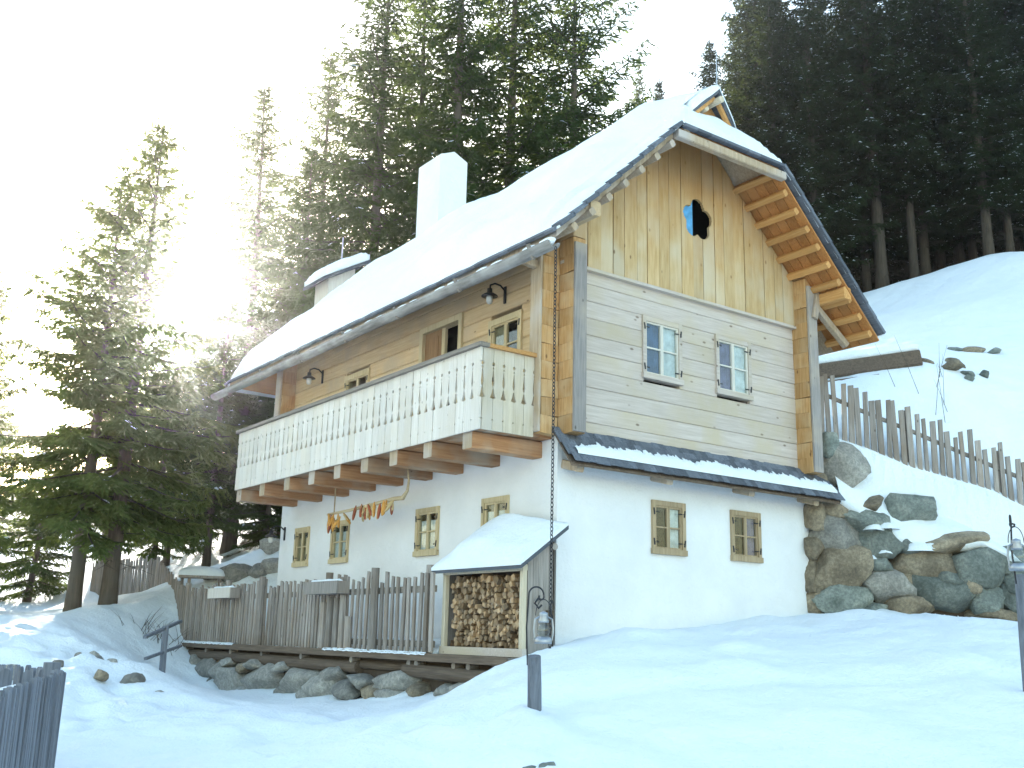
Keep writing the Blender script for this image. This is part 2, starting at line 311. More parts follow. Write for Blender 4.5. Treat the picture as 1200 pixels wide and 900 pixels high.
# ------------------------------------------------------------------ farmhouse
W, L, E_, T_ = 5.18, 8.84, .29, .23
Z1, Z2 = 2.62, 5.13
RX, RZ, EX, EZ = 2.59, 8.34, -.74, 5.115          # ridge, balcony-side eave of the roof's top face
XW, EZR, ZH = 6.07, 4.97, 7.30                      # hill-side eave, lower edge of the half-hip
XH = RX - (RZ - ZH) / .9685
SL = (RZ - EZ) / (RX - EX)
Y0, Y1, YR1 = -.94, 10.45, 8.3
def roofz(x, y):
    z = RZ - SL * abs(x - RX); z = min(z, EZR + (Y1 - y) / (Y1 - YR1) * (RZ - EZR))
    if y < -.46: z = min(z, ZH + (y - Y0) / .48 * .536)
    return z
house = thing('farmhouse', 'white plaster and timber farmhouse with long balcony and snow covered half-hipped roof', 'house')
def wall_open(name, org, ux, n, wd, h, th, openings, mat, parent):
    # wall in the plane (ux, z), thickness th against normal n, rectangular openings (u0,u1,z0,z1)
    us = sorted({0, wd, *[o[0] for o in openings], *[o[1] for o in openings]}); zs = sorted({h[0], h[1], *[o[2] for o in openings], *[o[3] for o in openings]})
    mb = MB(); O = Vector(org); ux = Vector(ux); n = Vector(n)
    hole = lambda u, z: any(o[0] < u < o[1] and o[2] < z < o[3] for o in openings)
    P = lambda u, z, d: O + ux * u + Vector((0, 0, z)) - n * d
    for i in range(len(us) - 1):
        for j in range(len(zs) - 1):
            u0, u1, z0, z1 = us[i], us[i + 1], zs[j], zs[j + 1]
            if not hole((u0 + u1) / 2, (z0 + z1) / 2): mb.add([P(u0, z0, 0), P(u1, z0, 0), P(u1, z1, 0), P(u0, z1, 0)], [(0, 1, 2, 3)])
    for u0, u1, z0, z1 in openings:
        mb.add([P(u0, z0, 0), P(u1, z0, 0), P(u1, z1, 0), P(u0, z1, 0), P(u0, z0, th), P(u1, z0, th), P(u1, z1, th), P(u0, z1, th)], [(0, 1, 5, 4), (1, 2, 6, 5), (2, 3, 7, 6), (3, 0, 4, 7)])
    return mb.obj(name, mat, parent)
GWIN = [(1.70, 2.36, 1.17, 1.915), (3.32, 3.98, 1.17, 1.915)]                     # lower gable
LWIN = [(1.07, 1.73, 1.18, 1.915), (2.9, 3.58, 1.18, 1.915), (5.87, 6.55, 1.19, 1.93), (7.48, 8.1, 1.19, 1.915)]
UWIN = [(1.54, 2.338, 3.69, 4.622), (3.076, 3.874, 3.69, 4.622)]                   # upper gable
AWIN = [(.85, 1.69, 3.72, 4.6), (2.42, 3.70, 2.72, 4.93), (5.44, 6.38, 3.75, 4.62)]   # upper long side
sh = lambda o, k=.03: (o[0] + k, o[1] - k, o[2] + k, o[3] - k)
wall_open('plaster_wall', (0, 0, 0), (1, 0, 0), (0, -1, 0), W, (-1.2, Z1 + .1), .22, [sh(o) for o in GWIN], 'plaster', house)
wall_open('plaster_wall', (0, 0, 0), (0, 1, 0), (-1, 0, 0), L, (-1.2, Z1 + .1), .22, [sh(o) for o in LWIN], 'plaster', house)
MB().add([(W, 0, -1.2), (W, L, -1.2), (0, L, -1.2), (W, 0, 2.72), (W, L, 2.72), (0, L, 2.72)], [(0, 1, 4, 3), (1, 2, 5, 4)]).obj('plaster_wall', 'plaster', house)
box('floor', (.05, .05, 2.64), (W - .05, L - .05, 2.7), 'door_brown', house)
# logs: gable side and long side, each row split at the windows
rr_ = random.Random(3)
nlog = 10; hh = (Z2 - Z1) / nlog
for k in range(nlog):
    z0, z1 = Z1 + k * hh, Z1 + (k + 1) * hh; cuts = [T_ - .02]
    for o in UWIN:
        if z0 < o[3] - .02 and z1 > o[2] + .02: cuts += [o[0] + .03, o[1] - .03]
    cuts.append(W - T_ + .02)
    for a_, b_ in zip(cuts[::2], cuts[1::2]): MB().beam((a_, T_ / 2 + rr_.uniform(-.006, .006), (z0 + z1) / 2), (b_, T_ / 2 + rr_.uniform(-.006, .006), (z0 + z1) / 2), T_, hh - .003, (0, 0, 1), .04).obj('log', 'log_x', house)
ztop = 5.72; nl2 = 12; h2 = (ztop - Z1) / nl2
for k in range(nl2):
    z0, z1 = Z1 + k * h2, Z1 + (k + 1) * h2; cuts = [T_ - .02]
    for o in AWIN:
        if z0 < o[3] - .05 and z1 > o[2] + .05: cuts += [o[0] + .03, o[1] - .03]
    cuts.append(L)
    for a_, b_ in zip(cuts[::2], cuts[1::2]): MB().beam((T_ / 2, a_, (z0 + z1) / 2), (T_ / 2, b_, (z0 + z1) / 2), T_, h2 - .004, (0, 0, 1), .07).obj('log', 'log_y', house)
MB().add([(W - .03, .05, 2.7), (W - .03, L, 2.7), (.02, L, 2.7), (W - .03, .05, 5.7), (W - .03, L, 5.7), (.02, L, 5.7), (RX, L, 8.1)], [(0, 1, 4, 3), (1, 2, 5, 4), (4, 5, 6)]).obj('rear_wall', 'log_x', house)
MB().box((.25, 3.9, 2.7), (W - .1, 3.95, 5.6)).obj('inner_wall', 'unlit_black', house)
# crossing log ends at the two front corners and the far corner
def ends(x0, x1, y0, y1, mat, ztop, face=None):
    k = 0; z = Z1
    while z < ztop - .05:
        h_ = min(hh * rr_.uniform(.98, 1.02), ztop - z); j = rr_.uniform(-.012, .012)
        MB().beam(((x0 + x1) / 2 + (j if x1 - x0 > y1 - y0 else 0), (y0 + y1) / 2 + (j if x1 - x0 <= y1 - y0 else 0), z + .002), ((x0 + x1) / 2, (y0 + y1) / 2, z + h_ - .003), x1 - x0, y1 - y0, (0, 1, 0), .05).obj('log_end', mat, house); z += h_
ends(.004, T_ - .004, -E_, T_, 'end_wood', 6.0)                 # long wall past the gable
ends(-E_, .0, .004, T_ - .004, 'end_wood', 5.35)             # gable wall past the long side
ends(W - T_, W, -E_, T_, 'end_wood', 6.0)
ends(-E_, .0, L - T_, L, 'end_wood', 5.3)
beam('corner_board', (T_ / 2 - .01, -E_ - .03, Z1 + .02), (T_ / 2 - .01, -E_ - .03, 5.3), T_ * .92, .04, 'post_grey', house, (0, 1, 0))
beam('corner_board', (W - T_ / 2, -E_ - .03, Z1 + .02), (W - T_ / 2, -E_ - .03, 5.75), T_ * .92, .04, 'post_grey', house, (0, 1, 0))
MB().beam((-E_ - .03, T_ / 2, Z1 + .02), (-E_ - .03, T_ / 2, 5.25), .04, T_ * .98, (0, 1, 0)).obj('corner_board', 'post_tan', house)
MB().beam((-E_ - .03, L - T_ / 2, Z1 + .02), (-E_ - .03, L - T_ / 2, 5.2), .04, T_ * .98, (0, 1, 0)).obj('corner_board', 'post_tan', house)
# vertical gable boards with clover opening
xg = .02; yb = -.05; CL = (2.70, 6.42)
lobes = [(0, .20, .145), (.175, .05, .145), (.115, -.16, .145), (-.115, -.16, .145), (-.175, .05, .145), (0, 0, .15)]
def inclover(x, z): return any((x - CL[0] - a_) ** 2 + (z - CL[1] - b_) ** 2 < r_ * r_ for a_, b_, r_ in lobes)
while xg < W - .05:
    bw = min(rr_.uniform(.19, .27), W - .02 - xg)
    if bw < .08: break
    f = lambda x: min(RZ - SL * abs(x - RX) - .16, 7.9)
    x0, x1 = xg + .005, xg + bw - .005; yo = yb + rr_.uniform(-.011, .011)
    pl = [(x0, Z2 - .03), (x1, Z2 - .03), (x1, f(x1))] + ([(RX, f(RX))] if x0 < RX < x1 else []) + [(x0, f(x0))]
    hit = [z for z in np.arange(6.0, 6.85, .004) for x in (x0, (x0 + x1) / 2, x1) if inclover(x, z)]
    if hit:
        # split the board in vertical strips so the cut-out edge follows the clover outline
        mb = MB(); ns = 14
        for q in range(ns):
            a_, b_ = x0 + (x1 - x0) * q / ns, x0 + (x1 - x0) * (q + 1) / ns; mid = (a_ + b_) / 2
            zz = [z for z in np.arange(6.0, 6.85, .004) if inclover(mid, z)]
            if zz: mb.box((a_, yo, Z2 - .03), (b_, yo + .045, zz[0])).box((a_, yo, zz[-1]), (b_, yo + .045, min(f(a_), f(b_))))
            else: mb.box((a_, yo, Z2 - .03), (b_, yo + .045, min(f(a_), f(b_))))
        mb.obj('gable_board', 'gable_wood', house)
    else:
        MB().prism(pl, (0, yo, 0), (1, 0, 0), (0, 0, 1), (0, .045, 0)).obj('gable_board', 'gable_wood', house)
    xg += bw
box('gable_drip_board', (.0, -.085, Z2 - .075), (W, -.002, Z2 - .03), 'log_x', house)
MB().prism([(.05, 5.2), (W - .05, 5.2), (W - .05, 5.6), (RX, 8.0), (.05, 5.6)], (0, .6, 0), (1, 0, 0), (0, 0, 1), (0, .03, 0)).obj('attic_dark_sheet', 'unlit_black', house)  # near-black sheet standing in for the darkness of the attic
# flat blue panel behind the left part of the clover
MB().box((2.36, .05, 6.05), (2.69, .08, 6.80)).obj('blue_panel', 'clover_blue', house)
# windows
def window(org, ux, n, u0, u1, z0, z1, fm, sm, curt=(None, None), proud=.035, cols=2, rows=2, fw_=.066, hinge=True, top_drop=0):
    O = Vector(org); ux = Vector(ux); n = Vector(n); Zv = Vector((0, 0, 1))
    wn = link('window', None, house, O + ux * ((u0 + u1) / 2) + Zv * z0)
    bpy.context.view_layer.update()
    def bx(name, a0, a1, c0, c1, d0, d1, mat, par=wn):
        vs = [ux * (a - (u0 + u1) / 2) + Zv * (c - z0) + n * d for d in (d0, d1) for a, c in ((a0, c0), (a1, c0), (a1, c1), (a0, c1))]
        return MB().add(vs, [(0, 1, 2, 3), (4, 5, 6, 7), (0, 1, 5, 4), (1, 2, 6, 5), (2, 3, 7, 6), (3, 0, 4, 7)]).obj(name, mat, par)
    f = fw_; bx('frame', u0, u0 + f, z0, z1, -.1, proud, fm); bx('frame', u1 - f, u1, z0, z1, -.1, proud, fm)
    bx('frame', u0 + f, u1 - f, z1 - f * 1.1, z1, -.1, proud - .003, fm); bx('frame', u0 - .01, u1 + .01, z0 - .015, z0 + f, -.1, proud + .018, fm)
    a0, a1, c0, c1 = u0 + f, u1 - f, z0 + f, z1 - f * 1.1; mid = (a0 + a1) / 2; s_ = .026
    for q, (b0, b1) in enumerate(((a0, mid - .002), (mid + .002, a1))):
        sa = link('sash', None, wn)
        bx('stile', b0, b0 + s_, c0, c1, -.035, .012, sm, sa); bx('stile', b1 - s_, b1, c0, c1, -.035, .012, sm, sa)
        bx('stile', b0 + s_, b1 - s_, c0, c0 + s_, -.035, .010, sm, sa); bx('stile', b0 + s_, b1 - s_, c1 - s_, c1, -.035, .010, sm, sa)
        zc = (c0 + c1) / 2; bx('glazing_bar', b0 + s_, b1 - s_, zc - .011, zc + .011, -.03, .008, sm, sa)
        bx('pane', b0 + s_ - .003, b1 - s_ + .003, c0 + s_ - .003, zc - .009, -.018, -.014, 'glass', sa); bx('pane', b0 + s_ - .003, b1 - s_ + .003, zc + .009, c1 - s_ + .003, -.018, -.014, 'glass', sa)
        cu = curt[q]
        if cu:
            mb = MB(); k = 10; vs = []
            for i in range(k + 1):
                u = b0 + (b1 - b0) * i / k - (u0 + u1) / 2; d = -.045 - .010 * math.sin(i * 1.9)
                vs += [ux * u + n * d + Zv * (c0 - z0), ux * u + n * d + Zv * (c1 - z0 - top_drop)]
            mb.add(vs, [(2 * i, 2 * i + 2, 2 * i + 3, 2 * i + 1) for i in range(k)]).obj('curtain', cu, wn)
    if hinge:
        for zc in (c0 + .09, c1 - .09):
            for uu, sg in ((a0, 1), (a1, -1)):
                mb = MB(); ctr = ux * (uu - (u0 + u1) / 2) + Zv * (zc - z0)
                mb.beam(ctr - ux * sg * .045 + n * (proud + .004) + Zv * .05, ctr - ux * sg * .03 + n * (proud + .004) - Zv * .045, .022, .012, n); mb.beam(ctr - ux * sg * .03 + n * (.03), ctr + ux * sg * .07 + n * .018, .016, .014, n)
                mb.obj('hinge', 'iron', wn)
    bx('room_dark_sheet', u0 + .03, u1 - .03, z0 + .03, z1 - .03, -.40, -.39, 'unlit_black')  # near-black sheet behind the panes, the room's darkness as colour
    return wn
GX_, GN = (1, 0, 0), (0, -1, 0); LX_, LN = (0, 1, 0), (-1, 0, 0)
tag(window((0, 0, 0), GX_, GN, *GWIN[0], 'window_dark', 'window_dark', (None, 'curtain_white')), 'lower gable window nearer the house corner')
tag(window((0, 0, 0), GX_, GN, *GWIN[1], 'window_dark', 'window_dark', (None, 'curtain_violet')), 'lower gable window nearer the boulder wall')
tag(window((0, 0, 0), GX_, GN, *UWIN[0], 'log_x', 'window_pale', ('backing_blue', 'curtain_white')), 'upper gable window with dark blue left panes')  # left panes backed by a dark blue sheet
tag(window((0, 0, 0), GX_, GN, *UWIN[1], 'log_x', 'window_pale', ('curtain_violet', 'curtain_white')), 'upper gable window with violet curtain behind left panes')
for o, cu in zip(LWIN, (('curtain_white',) * 2, ('curtain_white',) * 2, ('curtain_white',) * 2, ('curtain_tan',) * 2)):
    window((0, 0, 0), LX_, LN, *o, 'window_wood', 'window_wood', cu, top_drop=.12)
window((0, 0, 0), LX_, LN, *AWIN[0], 'window_wood', 'window_wood', (None, 'curtain_tan'), fw_=.085)
window((0, 0, 0), LX_, LN, *AWIN[2], 'window_wood', 'window_wood', (None, None), fw_=.085)
# balcony door: brown leaf, opening backed by a near-black sheet for the unlit hall
dr = link('balcony_door', None, house, (0, 3.06, 2.72))
o = AWIN[1]
for a_, b_, c_, d_ in ((o[0], o[0] + .1, 0, 2.21), (o[1] - .1, o[1], 0, 2.21), (o[0] + .1, o[1] - .1, 2.11, 2.21)): box('frame', (-.04, a_ - 3.06, c_), (.12, b_ - 3.06, d_), 'window_wood', dr)
lf = box('door_leaf', (.02, .04, .02), (.06, .54, 2.1), 'door_brown', dr); box('door_panel', (.008, .12, .9), (.02, .46, 2.0), 'door_brown', lf)
box('door_leaf', (.02, -.07, .02), (.07, .03, 2.1), 'window_wood', dr); box('hall_dark_sheet', (.5, -.6, .0), (.52, .6, 2.15), 'unlit_black', dr)
# ---- main roof
roof = link('main_roof', None, house)
th = .09
def slab(name, quad, mat, parent, t_=th):
    q = [Vector(v) for v in quad]; n = len(q); dn = Vector((0, 0, -t_))
    return MB().add(q + [v + dn for v in q], [tuple(range(n)), tuple(range(2 * n - 1, n - 1, -1))] + [(i, (i + 1) % n, (i + 1) % n + n, i + n) for i in range(n)]).obj(name, mat, parent)
slab('roof_slope', [(EX, Y0 + .09, EZ), (XH, Y0 + .09, ZH), (2.07, -.46, 7.836), (2.07, -.2, 7.836), (RX, -.2, RZ), (RX, YR1, RZ), (EX, 10.36, EZ)], 'post_tan', roof)
slab('roof_slope', [(XW, Y0 + .09, EZR), (XW, Y1, EZR), (RX, YR1, RZ), (RX, -.2, RZ), (3.11, -.2, 7.836), (3.11, -.46, 7.836), (2 * RX - XH, Y0 + .09, ZH)], 'post_tan', roof)
slab('hip_slope', [(EX, 10.36, EZ), (RX, YR1, RZ), (XW, Y1, EZR)], 'fresh_slope', roof)
slab('half_hip_slope', [(XH, Y0 + .05, ZH + .03), (2 * RX - XH, Y0 + .05, ZH + .03), (3.11, -.46, 7.836), (2.07, -.46, 7.836)], 'fresh_slope', roof)
# soffit boards seen under the right overhang, running down the slope, and the lookouts carrying them
for k in range(5):
    y = -.90 + k * .182; a_ = Vector((XW - .03, y + .09, EZR - .085)); b_ = Vector((2 * RX - XH - .05, y + .09, ZH - .05)); MB().beam(a_, b_, .172, .03, (SL, 0, 1)).obj('soffit_board', 'fresh_slope', roof)
for k in range(10):
    x = XW - .22 - k * .25; z = RZ - SL * (x - RX) - th - .115
    beam('lookout', (x, -.86, z), (x, .0, z), .105, .10, 'fresh_y', roof, (.7, 0, .7))
for k in range(8):
    x = EX + .25 + k * .30; z = RZ - SL * (RX - x) - th - .06
    beam('lookout', (x, -.92, z), (x, .0, z), .10, .10, 'post_tan', roof, (-.7, 0, .7))
# rafters tails along the balcony eave
for k in range(12):
    y = .35 + k * .88; a_ = Vector((EX + .06, y, EZ - th - .03)); b_ = Vector((.3, y, EZ - th - .03 + SL * (.3 - EX - .06))); beam('rafter', a_, b_, .11, .13, 'post_tan', roof, (0, 1, 0))
beam('wall_plate', (-.1, -.88, 5.58), (-.1, L + 1.2, 5.58), .18, .2, 'log_y', roof)
beam('wall_plate', (W + .1, -.88, 5.55), (W + .1, L + 1.2, 5.55), .18, .2, 'fresh_y', roof)
# half-hip fascia beam
beam('hip_beam', (XH - .12, -.90, ZH - .155), (2 * RX - XH + .1, -.90, ZH - .155), .12, .13, 'post_tan', roof)
for k in range(4): beam('hip_rafter', (1.75 + k * .55, -.9, ZH - .13), (1.9 + k * .46, -.42, 7.68), .08, .09, 'fresh_y', roof)
# overlapping dark verge shingles
for sgn in (-1, 1):
    nn = 11
    for k in range(nn):
        ex_, ez_ = (EX, EZ) if sgn < 0 else (2 * RX - XW, EZR); f0, f1 = k / nn, (k + 1.12) / nn; xa = ex_ - .03 + (XH - .02 - ex_) * f0; xb = ex_ - .03 + (XH - .02 - ex_) * min(f1, 1.0); za = ez_ + .02 + (ZH - ez_) * f0 + .018; zb = ez_ + .02 + (ZH - ez_) * min(f1, 1) - .006
        if sgn > 0: xa, xb = 2 * RX - xa, 2 * RX - xb
        beam('verge_shingle', (xa, Y0 + .05, za), (xb, Y0 + .05, zb), .19, .06, 'shingle', roof, (sgn * .7, 0, .7))
for k in range(8): beam('verge_shingle', (XH - .02 + k * .272, Y0 - .015, ZH - .015), (XH - .02 + k * .272 + .265, Y0 - .015, ZH - .015), .10, .05, 'shingle', roof)
for k in range(56): beam('eave_shingle', (EX - .04, Y0 + .05 + k * .203, EZ + .005), (EX - .04, Y0 + .05 + k * .203 + .195, EZ + .005), .12, .045, 'shingle', roof, (-.7, 0, .7))
# gablet: little open gable under the ridge tip
gb = link('gablet', None, roof)
MB().add([(2.10, -.40, 7.80), (3.08, -.40, 7.80), (RX, -.40, 8.28)], [(0, 1, 2)]).obj('gablet_board', 'fresh_y', gb)
for sgn in (-1, 1):
    q = [(RX, -.66, RZ + .03), (RX + sgn * .54, -.53, RZ + .03 - .54 * SL), (RX + sgn * .54, -.38, RZ + .03 - .54 * SL), (RX, -.38, RZ + .03)]
    slab('gablet_roof', q, 'shingle', gb, .06)
    beam('gablet_rafter', (RX + sgn * .03, -.57, RZ - .10), (RX + sgn * .46, -.50, RZ - .10 - .43 * SL), .06, .07, 'fresh_y', gb, (0, 1, 0))
MB().tube([(RX, -.72, RZ - .16), (RX, -.2, RZ - .16)], .055, 10).obj('ridge_purlin', 'shed_frame', gb); MB().tube([(RX - .17, -.56, RZ - .30), (RX - .17, -.2, RZ - .30)], .05, 10).obj('ridge_purlin', 'shed_frame', gb)
MB().tube([(RX, -.62, RZ + .1), (RX + .01, -.62, RZ + .75)], [.012, .006], 6).obj('lightning_rod', 'steel', roof)
# knee braces
beam('knee_brace', (W - .02, -.30, 5.45), (W + .62, -.42, 4.85), .11, .11, 'post_tan', roof, (0, 1, 0))
beam('knee_brace', (W + .10, -.34, 5.95), (W - .1, -.34, 5.2), .12, .1, 'post_tan', roof, (0, 1, 0))
beam('knee_brace', (-E_ - .02, .12, 5.0), (-.75, .12, 5.05), .1, .12, 'post_tan', roof)
# ---- gutter: hollowed log on brackets
gt = link('gutter', None, house); mb = MB(); pts = []; prof = [(math.cos(a_) * r_, math.sin(a_) * r_) for r_, rng in ((.105, range(0, 9)), (.07, range(8, -1, -1))) for a_ in [math.pi + math.pi * q / 8 for q in rng]]
ys = np.linspace(Y0 - .02, 10.85, 24); vs = []
for q, y in enumerate(ys):
    for cx, cz in prof: vs.append((EX - .13 + cx * (1 + .08 * N3(y, cx * 5)) + .015 * N3(y * .8, 3), y, EZ - .22 + cz * (1 + .1 * N3(y * 1.3, 7)) + .015 * N3(y * .7, 9)))
n = len(prof); mb.add(vs, [(i * n + j, i * n + (j + 1) % n, (i + 1) * n + (j + 1) % n, (i + 1) * n + j) for i in range(len(ys) - 1) for j in range(n)] + [tuple(range(n - 1, -1, -1)), tuple(range((len(ys) - 1) * n, len(ys) * n))])
mb.obj('gutter_log', 'gutter_log', gt, True)
for k in range(7):
    y = -.55 + k * 1.75; MB().beam((EX + .10, y, EZ - .12), (EX - .15, y, EZ - .34), .05, .05).beam((EX - .14, y, EZ - .345), (EX - .24, y, EZ - .17), .045, .045).obj('gutter_bracket', 'rail_grey', gt)
# ---- chimney and boarded roof turret
ch = link('chimney', None, house)
box('chimney_stack', (2.28, 7.1, 7.4), (2.98, 8.0, 10.12), 'plaster', ch); MB().prism([(0, 10.12), (.70, 10.12), (.35, 10.28)], (2.28, 7.1, 0), (1, 0, 0), (0, 0, 1), (0, .9, 0)).obj('chimney_cap', 'plaster', ch)
tu = link('roof_turret', None, house)
MB().add([(1.2, 9.97, 5.2), (1.85, 9.97, 5.2), (1.85, 10.65, 5.2), (1.2, 10.65, 5.2), (1.2, 9.97, 7.82), (1.85, 9.97, 8.2), (1.85, 10.65, 8.2), (1.2, 10.65, 7.82)], [(0, 1, 5, 4), (1, 2, 6, 5), (2, 3, 7, 6), (3, 0, 4, 7), (4, 5, 6, 7)]).obj('turret_wall', 'balcony_wood', tu)
slab('turret_roof', [(.98, 9.8, 7.76), (2.15, 9.8, 8.44), (2.15, 10.85, 8.44), (.98, 10.85, 7.76)], 'shingle', tu, .08)
MB().tube([(1.7, 10.4, 8.2), (1.7, 10.4, 9.05)], [.02, .015], 6).obj('turret_rod', 'steel', tu)
# ---- pent roof over the ground floor
pr = link('pent_roof', None, house)
PX0, PX1, PZ0, PZ1, PY = -.1, W + .25, 2.73, 2.22, -.42
slab('pent_deck', [(PX0, .0 - .003, PZ0 - .03), (PX1, -.003, PZ0 - .03), (PX1, PY, PZ1 - .03), (PX0, PY, PZ1 - .03)], 'dark_beam', pr, .035)
sx = Vector((0, PY, PZ1 - PZ0)); ln = sx.length; sdir = sx.normalized(); nrm = Vector((1, 0, 0)).cross(sdir) * -1
if nrm.z < 0: nrm = -nrm
mb = MB(); mb.add([Vector((0, 0, 0)), Vector((.118, 0, 0)), sdir * .30 + Vector((.118, 0, 0)), sdir * .30] + [v + nrm * .014 for v in (Vector((0, 0, 0)), Vector((.118, 0, 0)), sdir * .30 + Vector((.118, 0, 0)), sdir * .30)], [(0, 1, 2, 3), (4, 5, 6, 7), (0, 1, 5, 4), (1, 2, 6, 5), (2, 3, 7, 6), (3, 0, 4, 7)])
shm = mb.mesh('shingle', 'shingle')
for r_ in range(4):
    for k in range(46):
        o_ = link('shingle', shm, pr, Vector((PX0 + k * .121 + (r_ % 2) * .05 - .02, -.006, PZ0 - .02)) + sdir * (ln - .30 - (3 - r_) * .125 + rr_.uniform(-.012, .012) + .012) + nrm * (.012 + .006 * (3 - r_) * 0 + .010 * r_ + rr_.uniform(0, .003)))
for x in (.12, 1.75, 3.45, 4.95): beam('pent_bracket', (x, -.005, PZ1 + .02), (x, PY + .08, PZ1 - .065), .12, .12, 'post_tan', pr)
# ---- balcony
BX, BY0, BY1, BZ0, BZ1 = -1.212, .10, 8.36, 2.566, 3.716
bal = link('balcony', None, house)
BW = .19
def half_profile():
    P = []
    def disc(zc, r_, n_=6): return [(r_ * math.sin(math.pi * q / n_), zc - r_ * math.cos(math.pi * q / n_)) for q in range(n_ + 1)]
    P += disc(.14, .012, 4)
    P += [(0, .42), (.050, .43), (.042, .45), (.026, .485), (.014, .53), (.012, .55), (0, .556)]
    P += [(0, .575), (.012, .59), (.024, .63), (.020, .68), (.010, .74), (.006, .79), (0, .795)]
    P += disc(.825, .013, 4) + disc(.885, .026, 6)
    return [(x * .92, z) for x, z in P]
hp = half_profile(); g_ = .003
poly = [(g_, 0), (BW - g_, 0)] + [(BW - g_ - x, z) for x, z in hp] + [(BW - g_, 1.10), (g_, 1.10)] + [(g_ + x, z) for x, z in reversed(hp)]
bmF = MB().prism(poly, (0, 0, 0), (0, 1, 0), (0, 0, 1), (.028, 0, 0)).mesh('balcony_board', 'balcony_wood')
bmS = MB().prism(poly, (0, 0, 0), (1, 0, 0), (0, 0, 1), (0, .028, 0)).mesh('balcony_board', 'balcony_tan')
nb = int(round((BY1 - BY0) / BW))
for k in range(nb): link('balcony_board', bmF, bal, (BX + rr_.uniform(-.007, .007), BY0 + k * (BY1 - BY0) / nb, BZ0), None, (1, (BY1 - BY0) / nb / BW, 1))
ns_ = 5
for k in range(ns_): link('balcony_board', bmS, bal, (BX + .03 + k * (-E_ - BX - .08) / ns_, BY0 + rr_.uniform(-.003, .003), BZ0), None, ((-E_ - BX - .08) / ns_ / BW, 1, 1)); link('balcony_board', bmS, bal, (BX + .03 + k * (-E_ - BX - .08) / ns_, BY1 - .03, BZ0), None, ((-E_ - BX - .08) / ns_ / BW, 1, 1))
box('handrail', (BX - .06, BY0 - .05, BZ1 - .055), (BX + .10, BY1 + .03, BZ1), 'rail_grey', bal); box('handrail', (BX + .102, BY0 - .05, BZ1 - .055), (-E_ - .05, BY0 + .08, BZ1 - .002), 'fresh_y', bal)
box('rail_beam', (BX + .035, BY0 + .05, BZ1 - .20), (BX + .10, BY1 - .05, BZ1 - .06), 'log_y', bal); box('rail_beam', (BX + .035, BY0 + .05, BZ0 + .05), (BX + .10, BY1 - .05, BZ0 + .19), 'log_y', bal)
for k in range(6): box('floor_plank', (BX + .03 + k * .197, BY0 + .03, BZ0 + .02), (BX + .03 + k * .197 + .19, BY1 - .03, BZ0 + .06), 'joist_wood', bal)
for y in (.56, 1.55, 2.50, 3.38, 4.29, 5.22, 6.2, 7.27, 8.36):
    js = MB().beam((BX + .06, y - .11, BZ0 - .10), (.0, y - .11, BZ0 - .10), .22, .225, (0, 0, 1), .05).obj('joist', 'joist_wood', bal)
    MB().beam((BX + .052, y - .11, BZ0 - .10), (BX + .061, y - .11, BZ0 - .10), .212, .217, (0, 0, 1), .05).obj('joist_end', 'post_tan', js)

# ------------------------------------------------------------------ snow lying on roofs
def snow_sheet(name, label, fx, xs, ys, base, thick, skip=None):
    vs = []; nx_, ny_ = len(xs), len(ys)
    for x in xs:
        for y in ys: vs.append((x, y, base(x, y) + thick(x, y)))
    fs = [(i * ny_ + j, (i + 1) * ny_ + j, (i + 1) * ny_ + j + 1, i * ny_ + j + 1) for i in range(nx_ - 1) for j in range(ny_ - 1) if not (skip and skip((xs[i] + xs[i + 1]) / 2, (ys[j] + ys[j + 1]) / 2))]
    if name == 'roof_snow':
        for i in range(nx_):
            q = vs[i * ny_]; vs[i * ny_] = (q[0], q[1] + .05 * N3(q[0] * 3, 4) + .02 * N3(q[0] * 9, 1), q[2] + .03 * N3(q[0] * 4, 8))
        for j in range(ny_):
            q = vs[j]; vs[j] = (q[0] + .05 * N3(q[1] * 2.2, 14) + .02 * N3(q[1] * 8, 3) - .01, q[1], q[2] - .01)
    rim = [i * ny_ for i in range(nx_)] + [(nx_ - 1) * ny_ + j for j in range(1, ny_)] + [i * ny_ + ny_ - 1 for i in range(nx_ - 2, -1, -1)] + [j for j in range(ny_ - 2, 0, -1)]
    o = len(vs); vs += [(vs[i][0], vs[i][1], base(vs[i][0], vs[i][1]) + .002) for i in rim]; k = len(rim)
    fs += [(rim[i], rim[(i + 1) % k], o + (i + 1) % k, o + i) for i in range(k)]
    return tag(MB().add(vs, fs).obj(name, 'snow', None, True), label, 'snow', None, 'stuff')
def rthick(x, y):
    ex = min(x - EX, XW - x); ey = min(y - Y0, Y1 - y)
    e = min(1, max(0, ex) / .30) ** .5 * min(1, (max(0, ey) + .03) / .22) ** .5
    t_ = .34 + .15 * N3(x * .9, y * .55, 2) + .05 * N3(x * 2.6, y * 2.0, 6)
    if x > RX: t_ *= .8
    d = abs(x - RX)
    rg = -.07 * math.exp(-(d / .22) ** 2)
    t_ *= .45 + .55 * float(sst(-.42, .9, y)); rg *= float(sst(-.42, .9, y))
    if y < -.46: t_ = .10 + .03 * N3(x * 3, y * 3)
    return .03 + e * max(.06, t_ * 1.25 + rg)
ys_ = list(np.linspace(Y0 - .005, -.48, 8)) + list(np.linspace(-.42, Y1 + .02, 130))
snow_sheet('roof_snow', 'thick white snow covering the whole farmhouse roof', None, list(np.linspace(EX - .02, XW + .02, 96)), ys_, lambda x, y: roofz(x, y) + .02, rthick, lambda x, y: -.48 < y < -.42 and abs(x - RX) < .56)
vs = []; xs_ = np.linspace(RX - .55, RX + .55, 25)
